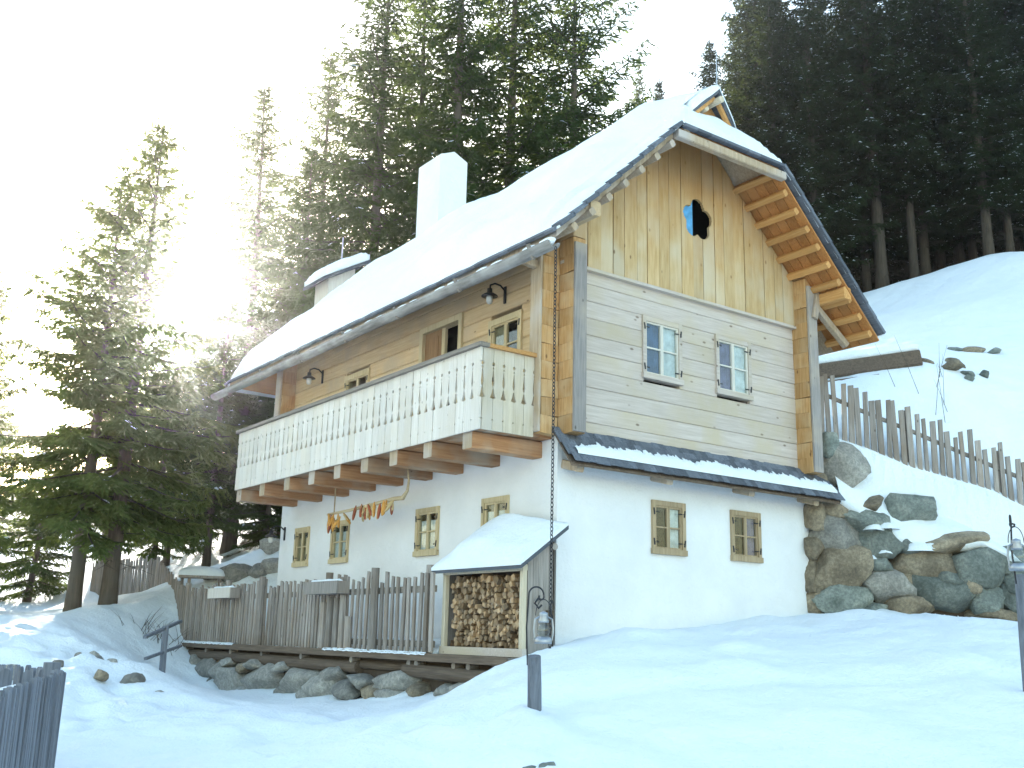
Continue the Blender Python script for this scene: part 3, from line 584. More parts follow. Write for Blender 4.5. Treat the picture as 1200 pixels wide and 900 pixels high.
for x in xs_:
    ya = -.68 + abs(x - RX) / .54 * .13; zb_ = RZ + .032 - SL * abs(x - RX)
    for q, f in enumerate((0, 0, .12, .35, .65, 1)): vs.append((x, ya + f * (-.30 - ya), zb_ + (0, .05, .11, .15, .17, .20)[q] * (1 if abs(x - RX) > .12 else .8) * min(1, (.565 - abs(x - RX)) / .14) + .02 * N3(x * 5, f * 3)))
tag(MB().add(vs, [(i * 6 + q, (i + 1) * 6 + q, (i + 1) * 6 + q + 1, i * 6 + q + 1) for i in range(24) for q in range(5)]).obj('gablet_snow', 'snow', None, True), 'small cap of snow on the ridge tip above the open gablet', 'snow', None, 'stuff')
snow_sheet('turret_snow', 'rounded snow cap on the small boarded roof turret', None, list(np.linspace(1.0, 2.13, 16)), list(np.linspace(9.82, 10.83, 14)), lambda x, y: 7.77 + (x - .98) * .581, lambda x, y: .04 + .22 * min(1, min(x - .98, 2.17 - x, y - 9.8, 10.87 - y) / .16) ** .5 + .03 * N3(x * 3, y * 3))
def pent_base(x, y): return PZ0 + (y / PY) * (PZ1 - PZ0) + .088
xs_ = np.linspace(PX0 + .12, PX1 - .03, 240); vs = []; fs = []
for i, x in enumerate(xs_):
    reach = .16 + .05 * N3(x * 2.0, 4) + .045 * N3(x * 9, 2) + .05 * N3(x * 25, 2); reach *= min(1, .45 + (x - PX0) * .9)
    for q, (fr_, hh_) in enumerate(((0, .008), (.06, .035), (.5, .034), (.9, .022), (1, .006))):
        y = PY + .012 + fr_ * max(.04, reach); vs.append((x, y, pent_base(x, y) + hh_))
for i in range(len(xs_) - 1):
    for q in range(4): fs.append((i * 5 + q, (i + 1) * 5 + q, (i + 1) * 5 + q + 1, i * 5 + q + 1))
tag(MB().add(vs, fs).obj('pent_roof_snow', 'snow', None, True), 'ragged strip of snow along the lower edge of the shingled pent roof', 'snow', None, 'stuff')
mb = MB()
for q, y0 in enumerate(np.linspace(Y0 - .04, 4.5, 16)):
    if q % 3 == 2: continue
    pts = [(EX - .13 + .01 * N3(y * 3, q), y, EZ - .20 + .012 * N3(y * 4, q + 5)) for y in np.linspace(y0, y0 + .34, 6)]; mb.tube(pts, [.02, .055, .06, .055, .05, .02], 8)
tag(mb.obj('gutter_snow', 'snow', None, True), 'remnants of snow inside the hollow log gutter', 'snow', None, 'stuff')

# ------------------------------------------------------------------ lamps, chain, corn
def wall_lamp(x, y, z, label, bracket=True):
    t = thing('wall_lamp', label, 'lamp', (x, y, z), 'barn lamps on the long wall')
    MB().beam((-.012, 0, -.2), (-.012, 0, .06), .05, .024, (1, 0, 0)).obj('wall_plate', 'iron', t)
    MB().tube([(-.02, 0, 0), (-.10, 0, .06), (-.2, 0, .07), (-.28, 0, .03), (-.29, 0, -.06)], .014, 7).obj('arm', 'iron', t)
    MB().lathe((-.29, 0, -.15), [(.125, 0), (.12, .012), (.07, .045), (.04, .06), (.038, .12), (.0, .125)], 16).obj('shade', 'iron', t, True)
    MB().lathe((-.29, 0, -.27), [(.0, 0), (.035, .01), (.048, .05), (.045, .12)], 12).obj('glass_bulb', 'lamp_white', t, True)
wall_lamp(-.0, 1.30, 5.0, 'black barn lamp above the balcony window nearest the house corner')
wall_lamp(-.0, 7.38, 4.88, 'black barn lamp at the far end of the balcony wall')
wall_lamp(-.0, 8.62, 1.92, 'black barn lamp low on the far end of the white wall')
# rain chain
mb = MB(); cx0, cy0 = -.86, -.99
z = EZ - .3; k = 0
while z > -.55:
    a_ = (k % 2) * math.pi / 2; pts = []
    for q in range(9):
        th_ = 2 * math.pi * q / 8; pts.append((cx0 + .018 * math.sin(th_) * math.cos(a_), cy0 + .018 * math.sin(th_) * math.sin(a_), z - .03 + .03 * math.cos(th_)))
    mb.tube(pts, .006, 4, False); z -= .048; k += 1
tag(mb.obj('rain_chain', 'iron'), 'thin dark iron rain chain hanging from the gutter end past the house corner', 'chain')
# corn pole
cp = thing('hanging_pole', 'crooked wooden pole hung below the balcony joists with corn tied to it', 'pole', (-.5, 4.4, 2.0))
P0, P1 = Vector((0, 1.36, -.04)), Vector((0, -1.2, .02))
MB().tube([P0, (0, .6, -.03), (.01, -.2, .0), (0, -.9, .03), P1, (0, -1.33, .12), (0, -1.36, .28), (0, -1.30, .48)], [.022, .026, .03, .034, .036, .024, .018, .012], 8).obj('pole', 'corn_wood', cp, True)
MB().tube([(0, 1.12, -.03), (.01, 1.14, .2), (0, 1.12, .47)], .012, 6).obj('rope', 'rope', cp)
cobm = {}
for nm in ('corn_yellow', 'corn_red', 'husk'): cobm[nm] = MB().lathe((0, 0, -.24), [(.004, 0), (.016, .02), (.024, .08), (.025, .15), (.018, .20), (.008, .23), (.004, .24)], 8).mesh('corn_cob', nm, True)
husk_m = MB().add([(0, 0, 0), (.02, .006, -.05), (.012, .02, -.16), (-.012, .01, -.13), (-.02, -.008, -.05), (.0, -.024, -.15)], [(0, 1, 2), (0, 2, 3), (0, 3, 4), (0, 4, 5), (0, 5, 1)]).mesh('husk', 'husk')
cl = random.Random(11)
ypos = [5.55 + .05 * q for q in range(-5, 3)] + [5.05, 4.98] + [3.45 + .065 * q for q in range(0, 15)] + [3.3, 3.18]
yy_l = [5.72, 5.66, 5.60, 5.55, 5.50, 5.45, 5.40, 5.36, 5.22, 5.16, 4.62, 4.55, 4.48, 4.42, 4.36, 4.31, 4.25, 4.19, 4.12, 4.05, 3.96, 3.88, 3.72, 3.62, 3.46, 3.36]
for q, y in enumerate(yy_l):
    nm = cl.choice(['corn_yellow', 'corn_red', 'corn_red', 'corn_yellow', 'corn_red', 'husk']); 
    left = y > 5
    lab = {'corn_yellow': 'orange yellow', 'corn_red': 'dark red', 'husk': 'pale husk coloured'}[nm] + ' corn cob hanging in the ' + ('left bunch over the second window' if left else 'right bunch along the pole')
    t_ = tag(link('corn_cob', cobm[nm], None, (-.52 + cl.uniform(-.05, .04), y + cl.uniform(-.02, .02), 1.99 + (.03 if not left else -.03) + cl.uniform(-.03, .02) - (.08 if left and q % 3 == 0 else 0)), (cl.uniform(-.35, .35) if q not in (8, 9, 24, 25) else -.6, cl.uniform(-.2, .2), cl.uniform(0, 6)), (1.1, 1.1, cl.uniform(.85, 1.15))), lab, 'corn', 'corn cobs hanging from the pole')
    link('husk', husk_m, t_, (0, 0, .0), (cl.uniform(-.3, .3), cl.uniform(-.3, .3), cl.uniform(0, 6)))

# ------------------------------------------------------------------ woodshed and firewood
SX0, SX1, SY0, SY1, SZ = -.80, -.33, -.38, 1.46, -.27
sd_ = thing('woodshed', 'small grey lean-to woodshed filled with split logs beside the house corner', 'shed')
def shz(x): return .86 + (x - SX0) / (SX1 - SX0) * .33
for y in (SY0 + .04, SY1 - .04): beam('post', (SX0 + .02, y, SZ + .1), (SX0 + .02, y, shz(SX0) - .09), .07, .07, 'shed_frame', sd_, (0, 1, 0))
beam('lintel', (SX0 + .02, SY0 + .005, shz(SX0) - .05), (SX0 + .02, SY1 - .005, shz(SX0) - .05), .075, .08, 'shed_frame', sd_)
box('plinth', (SX0 - .02, SY0 - .02, SZ + .0), (SX0 + .06, SY1 + .02, SZ + .1), 'log_x', sd_)
for k in range(5):
    x0 = SX0 + .06 + k * .082; MB().prism([(x0, SZ - .2), (x0 + .078, SZ - .2), (x0 + .078, shz(x0 + .078) - .03), (x0, shz(x0) - .03)], (0, SY0, 0), (1, 0, 0), (0, 0, 1), (0, .025, 0)).obj('side_plank', 'shed_grey', sd_)
    MB().prism([(x0, SZ), (x0 + .078, SZ), (x0 + .078, shz(x0 + .078) - .03), (x0, shz(x0) - .03)], (0, SY1 - .025, 0), (1, 0, 0), (0, 0, 1), (0, .025, 0)).obj('side_plank', 'shed_grey', sd_)
box('back_panel', (SX1 - .02, SY0, SZ), (SX1, SY1, shz(SX1) - .04), 'dark_beam', sd_); box('floor', (SX0 + .065, SY0 + .03, SZ + .03), (SX1 - .03, SY1 - .03, SZ + .08), 'dark_beam', sd_)
slab('shed_roof', [(-.93, SY0 - .12, .83), (-.20, SY0 - .12, 1.36), (-.20, SY1 + .12, 1.36), (-.93, SY1 + .12, .83)], 'shingle', sd_, .045)
MB().tube([(-.36, SY0 - .05, 1.09), (-.36, SY0 + .3, 1.09)], .045, 10).obj('roof_purlin', 'post_grey', sd_)
MB().tube([(-.55, SY0 - .02, .42), (-.62, SY0 - .06, .44), (-.68, SY0 - .07, .38), (-.62, SY0 - .07, .32), (-.56, SY0 - .05, .36)], .012, 6).obj('iron_ring', 'iron', sd_)
MB().tube([(-.36, SY0 - .02, .40), (-.40, SY0 - .06, .42), (-.44, SY0 - .06, .33), (-.38, SY0 - .05, .2)], .012, 6).obj('iron_ring', 'iron', sd_)
MB().box((-.46, SY0 - .05, .0), (-.36, SY0 - .004, .30)).obj('tool_board', 'dark_beam', sd_)
snow_sheet('shed_snow', 'smooth rounded snow load on the woodshed roof', None, list(np.linspace(-.94, -.21, 22)), list(np.linspace(SY0 - .11, SY1 + .11, 40)), lambda x, y: .83 + (x + .93) / .73 * .53 + .002,
           lambda x, y: .03 + (.12 + .15 * math.exp(-((y - .75) / .55) ** 2)) * min(1, (x + .95) / .16) ** .5 * min(1, max(.02, min(y - SY0 + .1, SY1 + .13 - y)) / .45) ** .7 * min(1, (-.18 - x) / .12 + .35) + .015 * N3(x * 4, y * 4))
fwm = []
for q in range(14):
    r_ = random.Random(q); k = r_.choice([3, 3, 4, 4, 5, 6]); ph = r_.uniform(0, 6); pl = []
    for j in range(k): a_ = ph + 2 * math.pi * j / k + r_.uniform(-.25, .25); rr2 = r_.uniform(.75, 1.15); pl.append((math.cos(a_) * rr2 * .044, math.sin(a_) * rr2 * .044))
    fwm.append(MB().prism(pl, (0, 0, 0), (0, 1, 0), (0, 0, 1), (.33, 0, 0)).mesh('firewood', 'split_wood'))
fr_ = random.Random(5); cnt = 0
z = SZ + .135; row = 0
while z < shz(SX0) - .11:
    y = SY0 + .12 + (row % 2) * .045
    while y < SY1 - .1:
        tag(link('firewood', fr_.choice(fwm), None, (SX0 + .05 + fr_.uniform(0, .08), y + fr_.uniform(-.02, .02), z + fr_.uniform(-.02, .02)), (fr_.uniform(0, 6.28), fr_.uniform(-.05, .05), fr_.uniform(-.05, .05)), (1, fr_.uniform(.72, 1.3), fr_.uniform(.72, 1.3))), 'split firewood log stacked end-on inside the woodshed', 'firewood', 'firewood stacked in the shed'); cnt += 1
        y += fr_.uniform(.066, .082)
    z += .069; row += 1

# ------------------------------------------------------------------ terrace, its stones and its fence
DZ = -.28
dk = thing('terrace_deck', 'wooden terrace deck on dark logs in front of the white wall', 'deck')
for k in range(5): box('deck_board', (-1.02 + k * .2, -.35, DZ - .05), (-1.02 + k * .2 + .193, 11.4, DZ), 'rail_grey', dk)
box('edge_board', (-1.055, -.4, DZ - .09), (-1.025, 11.42, DZ + .012), 'dark_beam', dk)
MB().tube([(-.93, 3.5, DZ - .24), (-.93, 7, DZ - .23), (-.93, 10.9, DZ - .22)], [.09, .1, .085], 10).obj('bearer_log', 'dark_beam', dk); MB().tube([(-.95, -.3, DZ - .26), (-.95, 2.1, DZ - .22)], [.10, .09], 10).obj('bearer_log', 'dark_beam', dk)
MB().tube([(-.85, 2.0, DZ - .2), (-.88, 4.2, DZ - .2)], [.06, .07], 10).obj('bearer_log', 'dark_beam', dk)
for y in (8.44, 7.0, 5.4, 3.65, 1.97, 1.77, .84, .5, 9.7, 10.8): MB().tube([(-1.0, y, DZ - .13), (-.2, y, DZ - .13)], rr_.uniform(.045, .06), 9).obj('joist_log', 'fence_grey', dk)
for y in (-.2, 3.3, 6.3, 9.3, 11.2): box('pier', (-.7, y, -1.5), (-.5, y + .2, DZ - .051), 'dark_beam', dk)
mb = MB(); 
for a_, b_ in ((1.45, 4.5), (8.2, 11.3)):
    yv = np.linspace(a_, b_, 70); vs = []
    for y in yv:
        h_ = .02 + .02 * max(0, N3(y * 5, 1)) + .01 * N3(y * 15, 4); wv = .05 + .02 * N3(y * 6, 9)
        vs += [(-1.06 - .01 + .012 * N3(y * 9, 3), y, DZ - .01 + .013 * N3(y * 11, 2)), (-1.04, y, DZ + .006 + h_), (-1.02 + wv, y, DZ + .006 + h_ * .9), (-.99 + wv, y, DZ + .004)]
    mb.add(vs, [(i * 4 + q, (i + 1) * 4 + q, (i + 1) * 4 + q + 1, i * 4 + q + 1) for i in range(69) for q in range(3)])
tag(mb.obj('deck_snow', 'snow', None, True), 'thin line of snow along the terrace edge below the pickets', 'snow', None, 'stuff')
snow_sheet('terrace_snow', 'trodden snow lying on the terrace between fence and white wall', None, list(np.linspace(-.86, -.02, 10)), list(np.linspace(1.55, 11.2, 80)), lambda x, y: DZ + .004, lambda x, y: .02 + .13 * min(1, (x + .87) / .25) + .03 * N3(x * 3, y * 2) + .10 * max(0, x + .4))
def rock_mesh(seed, mat, sub=3, cuts=13):
    import bmesh
    r_ = random.Random(seed); b = bmesh.new(); bmesh.ops.create_icosphere(b, subdivisions=sub, radius=.5)
    pl = []
    for q in range(cuts):
        n = Vector((r_.gauss(0, 1), r_.gauss(0, 1), r_.gauss(0, 1))).normalized(); pl.append((n, r_.uniform(.36, .50)))
    of = Vector((r_.uniform(0, 50), r_.uniform(0, 50), r_.uniform(0, 50)))
    for v in b.verts:
        p = v.co.copy(); p = p * (.5 / max(abs(p.x), abs(p.y), abs(p.z), .05)) ** .78
        for n, d in pl:
            k = p.dot(n)
            if k > d: p -= n * (k - d) * .98
        p *= 1 + .12 * mnoise.noise(v.co * 2.6 + of) + .07 * mnoise.noise(v.co * 6 + of) + .03 * mnoise.noise(v.co * 15 + of); v.co = p * 1.0
    me = bpy.data.meshes.new('stone'); b.to_mesh(me); b.free(); me.materials.append(MATS[mat]); me.polygons.foreach_set('use_smooth', [True] * len(me.polygons)); return me
ROCK = {m_: [rock_mesh(i * 7 + j, m_) for i in range(5)] for j, m_ in enumerate(('stone_grey', 'stone_brown', 'stone_green'))}
tw = thing('terrace_stone_wall', 'low dry boulder wall in shadow under the terrace deck', 'wall')
box('earth_backing', (-.86, -.3, -1.6), (-.6, 11.3, DZ - .1), 'earth', tw)
TS = [(9.55, -.77, .92, .4), (8.82, -.77, .75, .32), (8.04, -.92, 1.03, .42), (6.79, -.84, 1.28, .42), (5.46, -.8, 1.18, .36), (4.48, -.86, .8, .36), (3.72, -.86, .6, .24), (4.24, -.69, .74, .22), (2.22, -.68, .87, .22), (2.93, -.87, .51, .2), (2.31, -.86, .61, .22), (1.7, -.74, .3, .14), (1.0, -.75, .35, .2), (8.44, -.6, .3, .16), (7.22, -.62, .66, .14), (7.67, -.66, .35, .14), (6.1, -.6, .5, .14), (9.4, -1.1, .8, .3), (7.4, -1.12, .7, .3), (6.1, -1.05, .7, .28), (5.0, -1.05, .5, .25), (10.3, -.8, .7, .45), (10.9, -.75, .6, .4), (3.3, -.72, .5, .2), (1.5, -.92, .5, .2), (.5, -.75, .5, .25)]
for y, z, wd, h_ in TS: link('stone', rr_.choice(ROCK['stone_grey'] + ROCK['stone_brown'][:1]), tw, (-.93 + rr_.uniform(-.05, .05), y, z), (rr_.uniform(-.2, .2), rr_.uniform(-.2, .2), rr_.choice([0, math.pi]) + rr_.uniform(-.15, .15)), (.5, wd * 1.12, h_ * 1.25))
FXX = -.93
tf = thing('terrace_fence', 'weathered grey picket fence along the terrace and back into the garden', 'fence')
def picket_mesh(name, wd, th_, h_, mat, top='flat'):
    c = .18 * wd
    if top == 'round': pl = [(-wd / 2, 0), (wd / 2, 0), (wd / 2, h_ - wd * .5)] + [(wd / 2 * math.cos(a_), h_ - wd * .5 + wd * .5 * math.sin(a_)) for a_ in (math.pi * .2, math.pi * .4, math.pi * .6, math.pi * .8)] + [(-wd / 2, h_ - wd * .5)]
    else: pl = [(-wd * .46, 0), (wd * .46, 0), (wd / 2, h_ * .5), (wd * .47, h_), (-wd * .47, h_ - .012), (-wd / 2, h_ * .5)]
    return MB().prism(pl, (0, -th_ / 2, 0), (1, 0, 0), (0, 0, 1), (0, th_, 0)).mesh(name, mat)
pk = [picket_mesh('picket', w_, .03, h_, 'fence_grey') for w_, h_ in ((.075, 1.10), (.06, 1.06), (.085, 1.12), (.068, 1.0))]
def fence_run(parent, A, B, step, meshes, railm, rails, post_every=None, zfun=None, pm='fence_grey', ph=1.2, hj=.04, side=0, rw=.09, tilt=.03):
    A, B = Vector(A), Vector(B); d = B - A; ln = math.hypot(d.x, d.y); n_ = int(ln / step); ang = math.atan2(d.y, d.x)
    for k in range(n_ + 1):
        f = k / max(1, n_); p = A + d * f
        if zfun: p.z = zfun(f, p)
        s_ = 1 + rr_.uniform(-hj, hj); link('picket', rr_.choice(meshes), parent, p + Vector((0, 0, rr_.uniform(-.01, .01))), (rr_.uniform(-.015, .015), rr_.uniform(-tilt, tilt), ang), (rr_.uniform(.85, 1.15), 1, s_))
    nrm2 = Vector((-d.y, d.x, 0)).normalized() * (.045 * (1 if side == 0 else side))
    for h_ in rails:
        q = [A + d * f for f in np.linspace(0, 1, 7)]
        if zfun:
            for f, v in zip(np.linspace(0, 1, 7), q): v.z = zfun(f, v)
        for a_, b_ in zip(q, q[1:]): beam('rail', a_ + nrm2 + Vector((0, 0, h_)), b_ + nrm2 + Vector((0, 0, h_)), .045, rw, railm, parent)
    if post_every:
        for k in range(int(ln / post_every) + 1):
            f = k * post_every / ln; p = A + d * f
            if zfun: p.z = zfun(f, p)
            MB().tube([p + nrm2 * 2.2 - Vector((0, 0, .25)), p + nrm2 * 2.2 + Vector((0, 0, ph))], [.065, .055], 8).obj('post', pm, parent)
fence_run(tf, (FXX, 1.52, DZ + .01), (FXX, 4.0, DZ + .01), .155, pk, 'rail_grey', (.12, .86), None, side=-1)
fence_run(tf, (FXX, 4.1, DZ + .01), (FXX, 11.3, DZ + .01), .115, pk, 'rail_grey', (.12, .86), None, side=-1)
fence_run(tf, (FXX, 11.4, DZ), (.1, 16.75, .72), .13, pk, 'rail_grey', (.2, .84), None, side=-1)
fence_run(tf, (.1, 16.85, .72), (.3, 23.5, .85), .15, pk, 'rail_grey', (.2, .84), None, side=-1)
for y, dx in ((1.75, .09), (3.05, -.06), (4.85, .09), (7.2, -.06), (9.2, .09), (11.35, .05)):
    MB().tube([(FXX + dx, y, DZ), (FXX + dx, y, DZ + 1.2)], [.068, .06], 9).obj('post', 'fence_grey', tf)
for y, h_ in ((4.02, .82), (4.22, .78), (4.46, .80), (4.68, .72), (3.82, .5)): MB().tube([(FXX - .055, y, DZ), (FXX - .055, y + .015, DZ + h_)], [.062, .055], 9).obj('round_post', 'fence_grey', tf)
for y0, y1, lab in ((3.86, 5.03, 'long grey wooden planter box with snow hung on the terrace fence'), (8.23, 9.31, 'whitish wooden planter box hung on the fence near the terrace corner')):
    pb = thing('planter_box', lab, 'planter', (-1.06, (y0 + y1) / 2, DZ + .84), 'planter boxes on the terrace fence'); hl = (y1 - y0) / 2
    m_ = 'shed_grey' if y0 < 5 else 'balcony_wood'
    box('front_board', (-.14, -hl, 0), (-.115, hl, .19), m_, pb); box('end_board', (-.114, -hl, 0), (.08, -hl + .022, .188), 'fence_grey', pb); box('end_board', (-.114, hl - .022, 0), (.08, hl, .188), 'fence_grey', pb); box('bottom_board', (-.114, -hl + .023, 0), (.08, hl - .023, .02), 'fence_grey', pb)
    tag(MB().tube([(-1.09, y, DZ + .84 + .165 + .015 * N3(y * 4, 2)) for y in np.linspace(y0 + .04, y1 - .04, 12)], [.03] + [.062] * 10 + [.03], 8).obj('planter_snow', 'snow', None, True), 'snow filling the ' + ('long grey' if y0 < 5 else 'whitish') + ' planter box on the fence', 'snow', None, 'stuff')

# ------------------------------------------------------------------ path railing, left fence
pr_ = thing('path_railing', 'dark two-bar handrail with one post beside the snowy path', 'railing')
zb_ = gz(-2.5, 7.6)
MB().beam((-2.5, 7.6, zb_ - .3), (-2.52, 7.6, .02), .09, .09, (0, 1, 0)).obj('post', 'fence_dark', pr_)
beam('handrail', (-3.13, 6.73, -.17), (-2.0, 8.37, .11), .06, .05, 'fence_dark', pr_); beam('lower_rail', (-3.07, 6.79, -.51), (-1.93, 8.45, -.32), .05, .045, 'fence_dark', pr_)
lfn = thing('path_fence', 'blue-grey board fence at the lower left corner of the yard', 'fence')
pkd = [picket_mesh('picket', .085, .025, 1.15, 'fence_dark'), picket_mesh('picket', .075, .025, 1.13, 'fence_dark')]; pkr = [picket_mesh('picket', .075, .028, 1.15, 'fence_dark', 'round')]
fence_run(lfn, (-6.30, -1.35, -1.53), (-7.9, -6.0, -1.53), .082, pkd, 'fence_dark', (.9,), None, hj=.006, side=-1, tilt=.006)
fence_run(lfn, (-6.42, -1.1, -1.53), (-6.75, 1.2, -1.55), .125, pkr, 'fence_dark', (.88,), None, hj=.01)
fence_run(lfn, (-6.45, -1.28, -1.53), (-8.3, -1.1, -1.55), .125, pkr, 'fence_dark', (.88,), None, hj=.01)
MB().tube([(-6.38, -1.3, -1.7), (-6.38, -1.3, -.33)], [.075, .07], 9).obj('post', 'fence_dark', lfn)
tag(MB().tube([(-6.6 - .2 * q, -1.6 - .55 * q, -.52 + .02 * N3(q, 1)) for q in range(8)], [.03, .06, .07, .07, .07, .07, .07, .04], 8).obj('fence_snow', 'snow', None, True), 'snow caught between the boards of the lower left fence', 'snow', None, 'stuff')

# ------------------------------------------------------------------ boulder retaining wall and hillside fence
A_ = Vector((5.1, 0, 0)); wv = Vector((.81, -.585, 0)); nv = Vector((.585, .81, 0))
rw = thing('retaining_wall', 'rough boulder retaining wall with snow in its joints right of the house', 'wall')
zt = lambda u: 3.1 - .5 * u if u < 1.2 else 2.5 - .3 * (u - 1.2)
MB().prism([(-.25, -.3), (6.5, -.4), (6.5, .5), (3.2, 1.0), (1.9, 1.3), (1.0, 1.7), (.6, 2.3), (-.25, 2.6)], A_ + nv * .14, wv, (0, 0, 1), nv * .25).obj('earth_backing', 'earth', rw)
RS = [(.75, 2.84, .68, .62, 'g'), (.44, 2.15, .55, .37, 'b'), (.46, 1.64, .73, .61, 'g'), (.49, 1.13, .84, .66, 'b'), (.51, .64, .84, .40, 'v'), (.98, 1.92, .73, .30, 'v'), (1.2, 1.6, .67, .40, 'v'), (1.11, 1.23, .48, .28, 'v'), (1.23, .9, .75, .51, 'g'), (1.84, 1.25, .84, .54, 'b'), (2.14, .79, 1.02, .45, 'v'), (2.41, 1.62, .91, .28, 'b'), (2.8, 1.25, .84, .54, 'v'), (2.88, .72, .54, .45, 'v'), (1.78, 2.16, .67, .4, 'v'), (.48, 3.15, .3, .37, 'v'), (3.2, .69, .34, .48, 'v'), (.03, 1.03, .24, .4, 'b'), (.07, .68, .3, .34, 'b'), (2.3, 1.03, .5, .2, 'v'), (2.92, .48, .72, .22, 'b'), (1.05, 2.17, .4, .22, 'b'), (3.3, .98, .34, .3, 'v'), (1.61, 1.52, .4, .28, 'v'), (1.61, .56, .65, .24, 'b'), (1.08, .53, .42, .24, 'v'), (.1, 1.5, .3, .4, 'b'), (.12, 2.0, .3, .4, 'b'), (.2, 2.5, .4, .4, 'b'), (3.7, .9, .7, .6, 'v'), (4.3, .7, .7, .6, 'g'), (5.0, .7, .8, .6, 'v'), (3.8, .4, .7, .5, 'b'), (3.5, 1.3, .6, .4, 'v'), (.9, 1.42, .3, .25, 'b'), (1.5, 1.05, .3, .25, 'b'), (2.55, .95, .3, .25, 'b'), (5.7, .6, .8, .6, 'v')]
for u, z, a_, b_, c in RS:
    up_ = z > 2.0; off = .12 if not up_ else .28
    link('stone', rr_.choice(ROCK[{'g': 'stone_grey', 'b': 'stone_brown', 'v': 'stone_green'}[c]]), rw, A_ + wv * u + nv * (off + rr_.uniform(-.04, .05)) + Vector((0, 0, z)), (rr_.uniform(-.2, .2), rr_.uniform(-.25, .25), -.626 + rr_.choice([0, math.pi]) + rr_.uniform(-.12, .12)), (a_ * 1.24, .66, b_ * 1.30))
# snow on top of the boulder wall
vs = []; us = np.linspace(.55, 5.6, 46); ds = np.linspace(0, 1, 14)
for u in us:
    zf = float(np.interp(u, [.5, 1.0, 1.35, 1.9, 2.75, 3.2, 4, 5.6], [2.30, 1.96, 1.62, 1.50, 1.66, 1.42, 1.15, .85])) + .04 * N3(u * 4, 3); zb = 3.25 - .54 * (u - .3) + .06 * N3(u, 9); zb = max(zb, zf + .12)
    for d in ds:
        q = A_ + wv * u + nv * (-.08 + d * .75 + .05 * N3(u * 3, 7)); f = d
        vs.append((q.x, q.y, zf + (zb - zf) * (f ** .75) + .11 * math.sin(min(1, f * 3) * math.pi / 2) * .9 + .05 * N3(u * 3, d * 3) - .04))
nd_ = len(ds); fs = [(i * nd_ + j, (i + 1) * nd_ + j, (i + 1) * nd_ + j + 1, i * nd_ + j + 1) for i in range(len(us) - 1) for j in range(nd_ - 1)]
o_ = len(vs); vs += [(vs[i * nd_][0] + .12, vs[i * nd_][1] + .16, vs[i * nd_][2] - .10) for i in range(len(us))]; fs += [(i * nd_, (i + 1) * nd_, o_ + i + 1, o_ + i) for i in range(len(us) - 1)]
tag(MB().add(vs, fs).obj('wall_snow', 'snow', None, True), 'thick drift of snow spilling over the boulder retaining wall', 'snow', None, 'stuff')
mb = MB()
for u, z, s_ in ((.78, 1.42, .10), (1.28, 1.80, .13), (1.05, 1.78, .12), (.95, 1.32, .09), (1.75, 1.46, .17), (1.2, 1.42, .09), (.5, .78, .07), (1.6, .72, .06), (1.95, 1.50, .12)):
    q = A_ + wv * u + nv * (-.10) + Vector((0, 0, z - .02)); ring = [q + wv * (s_ * math.cos(a_) * 1.5) + nv * (s_ * .8 * math.sin(a_)) for a_ in np.linspace(0, 2 * math.pi, 9)[:-1]]
    mb.add([p + Vector((0, 0, .01 * rr_.uniform(-1, 1))) for p in ring] + [p.lerp(q, .45) + Vector((0, 0, s_ * .75)) for p in ring] + [q + Vector((0, 0, s_ * .85))], [(i, (i + 1) % 8, (i + 1) % 8 + 8, i + 8) for i in range(8)] + [(i + 8, (i + 1) % 8 + 8, 16) for i in range(8)])
tag(mb.obj('joint_snow', 'snow', None, True), 'small patches of snow resting on boulders of the retaining wall', 'snow', None, 'stuff')
hf = thing('hillside_fence', 'grey picket fence running down the bank above the boulder wall', 'fence')
pkh = [picket_mesh('picket', w_, .03, h_, 'fence_grey') for w_, h_ in ((.085, 1.25), (.075, 1.19), (.09, 1.21), (.08, 1.3))]
hz = lambda f, p: 3.32 - 1.36 * min(f * 1.55, 1) - .85 * max(0, f - .645) / .355 + .04 * N3(f * 9, 1)
H0 = A_ + wv * .38 + nv * .62; H1 = A_ + wv * 5.4 + nv * .62
fence_run(hf, H0, H1, .125, pkh, 'rail_grey', (.22, .92), 1.55, hz, hj=.06, side=1, rw=.065, ph=1.22)

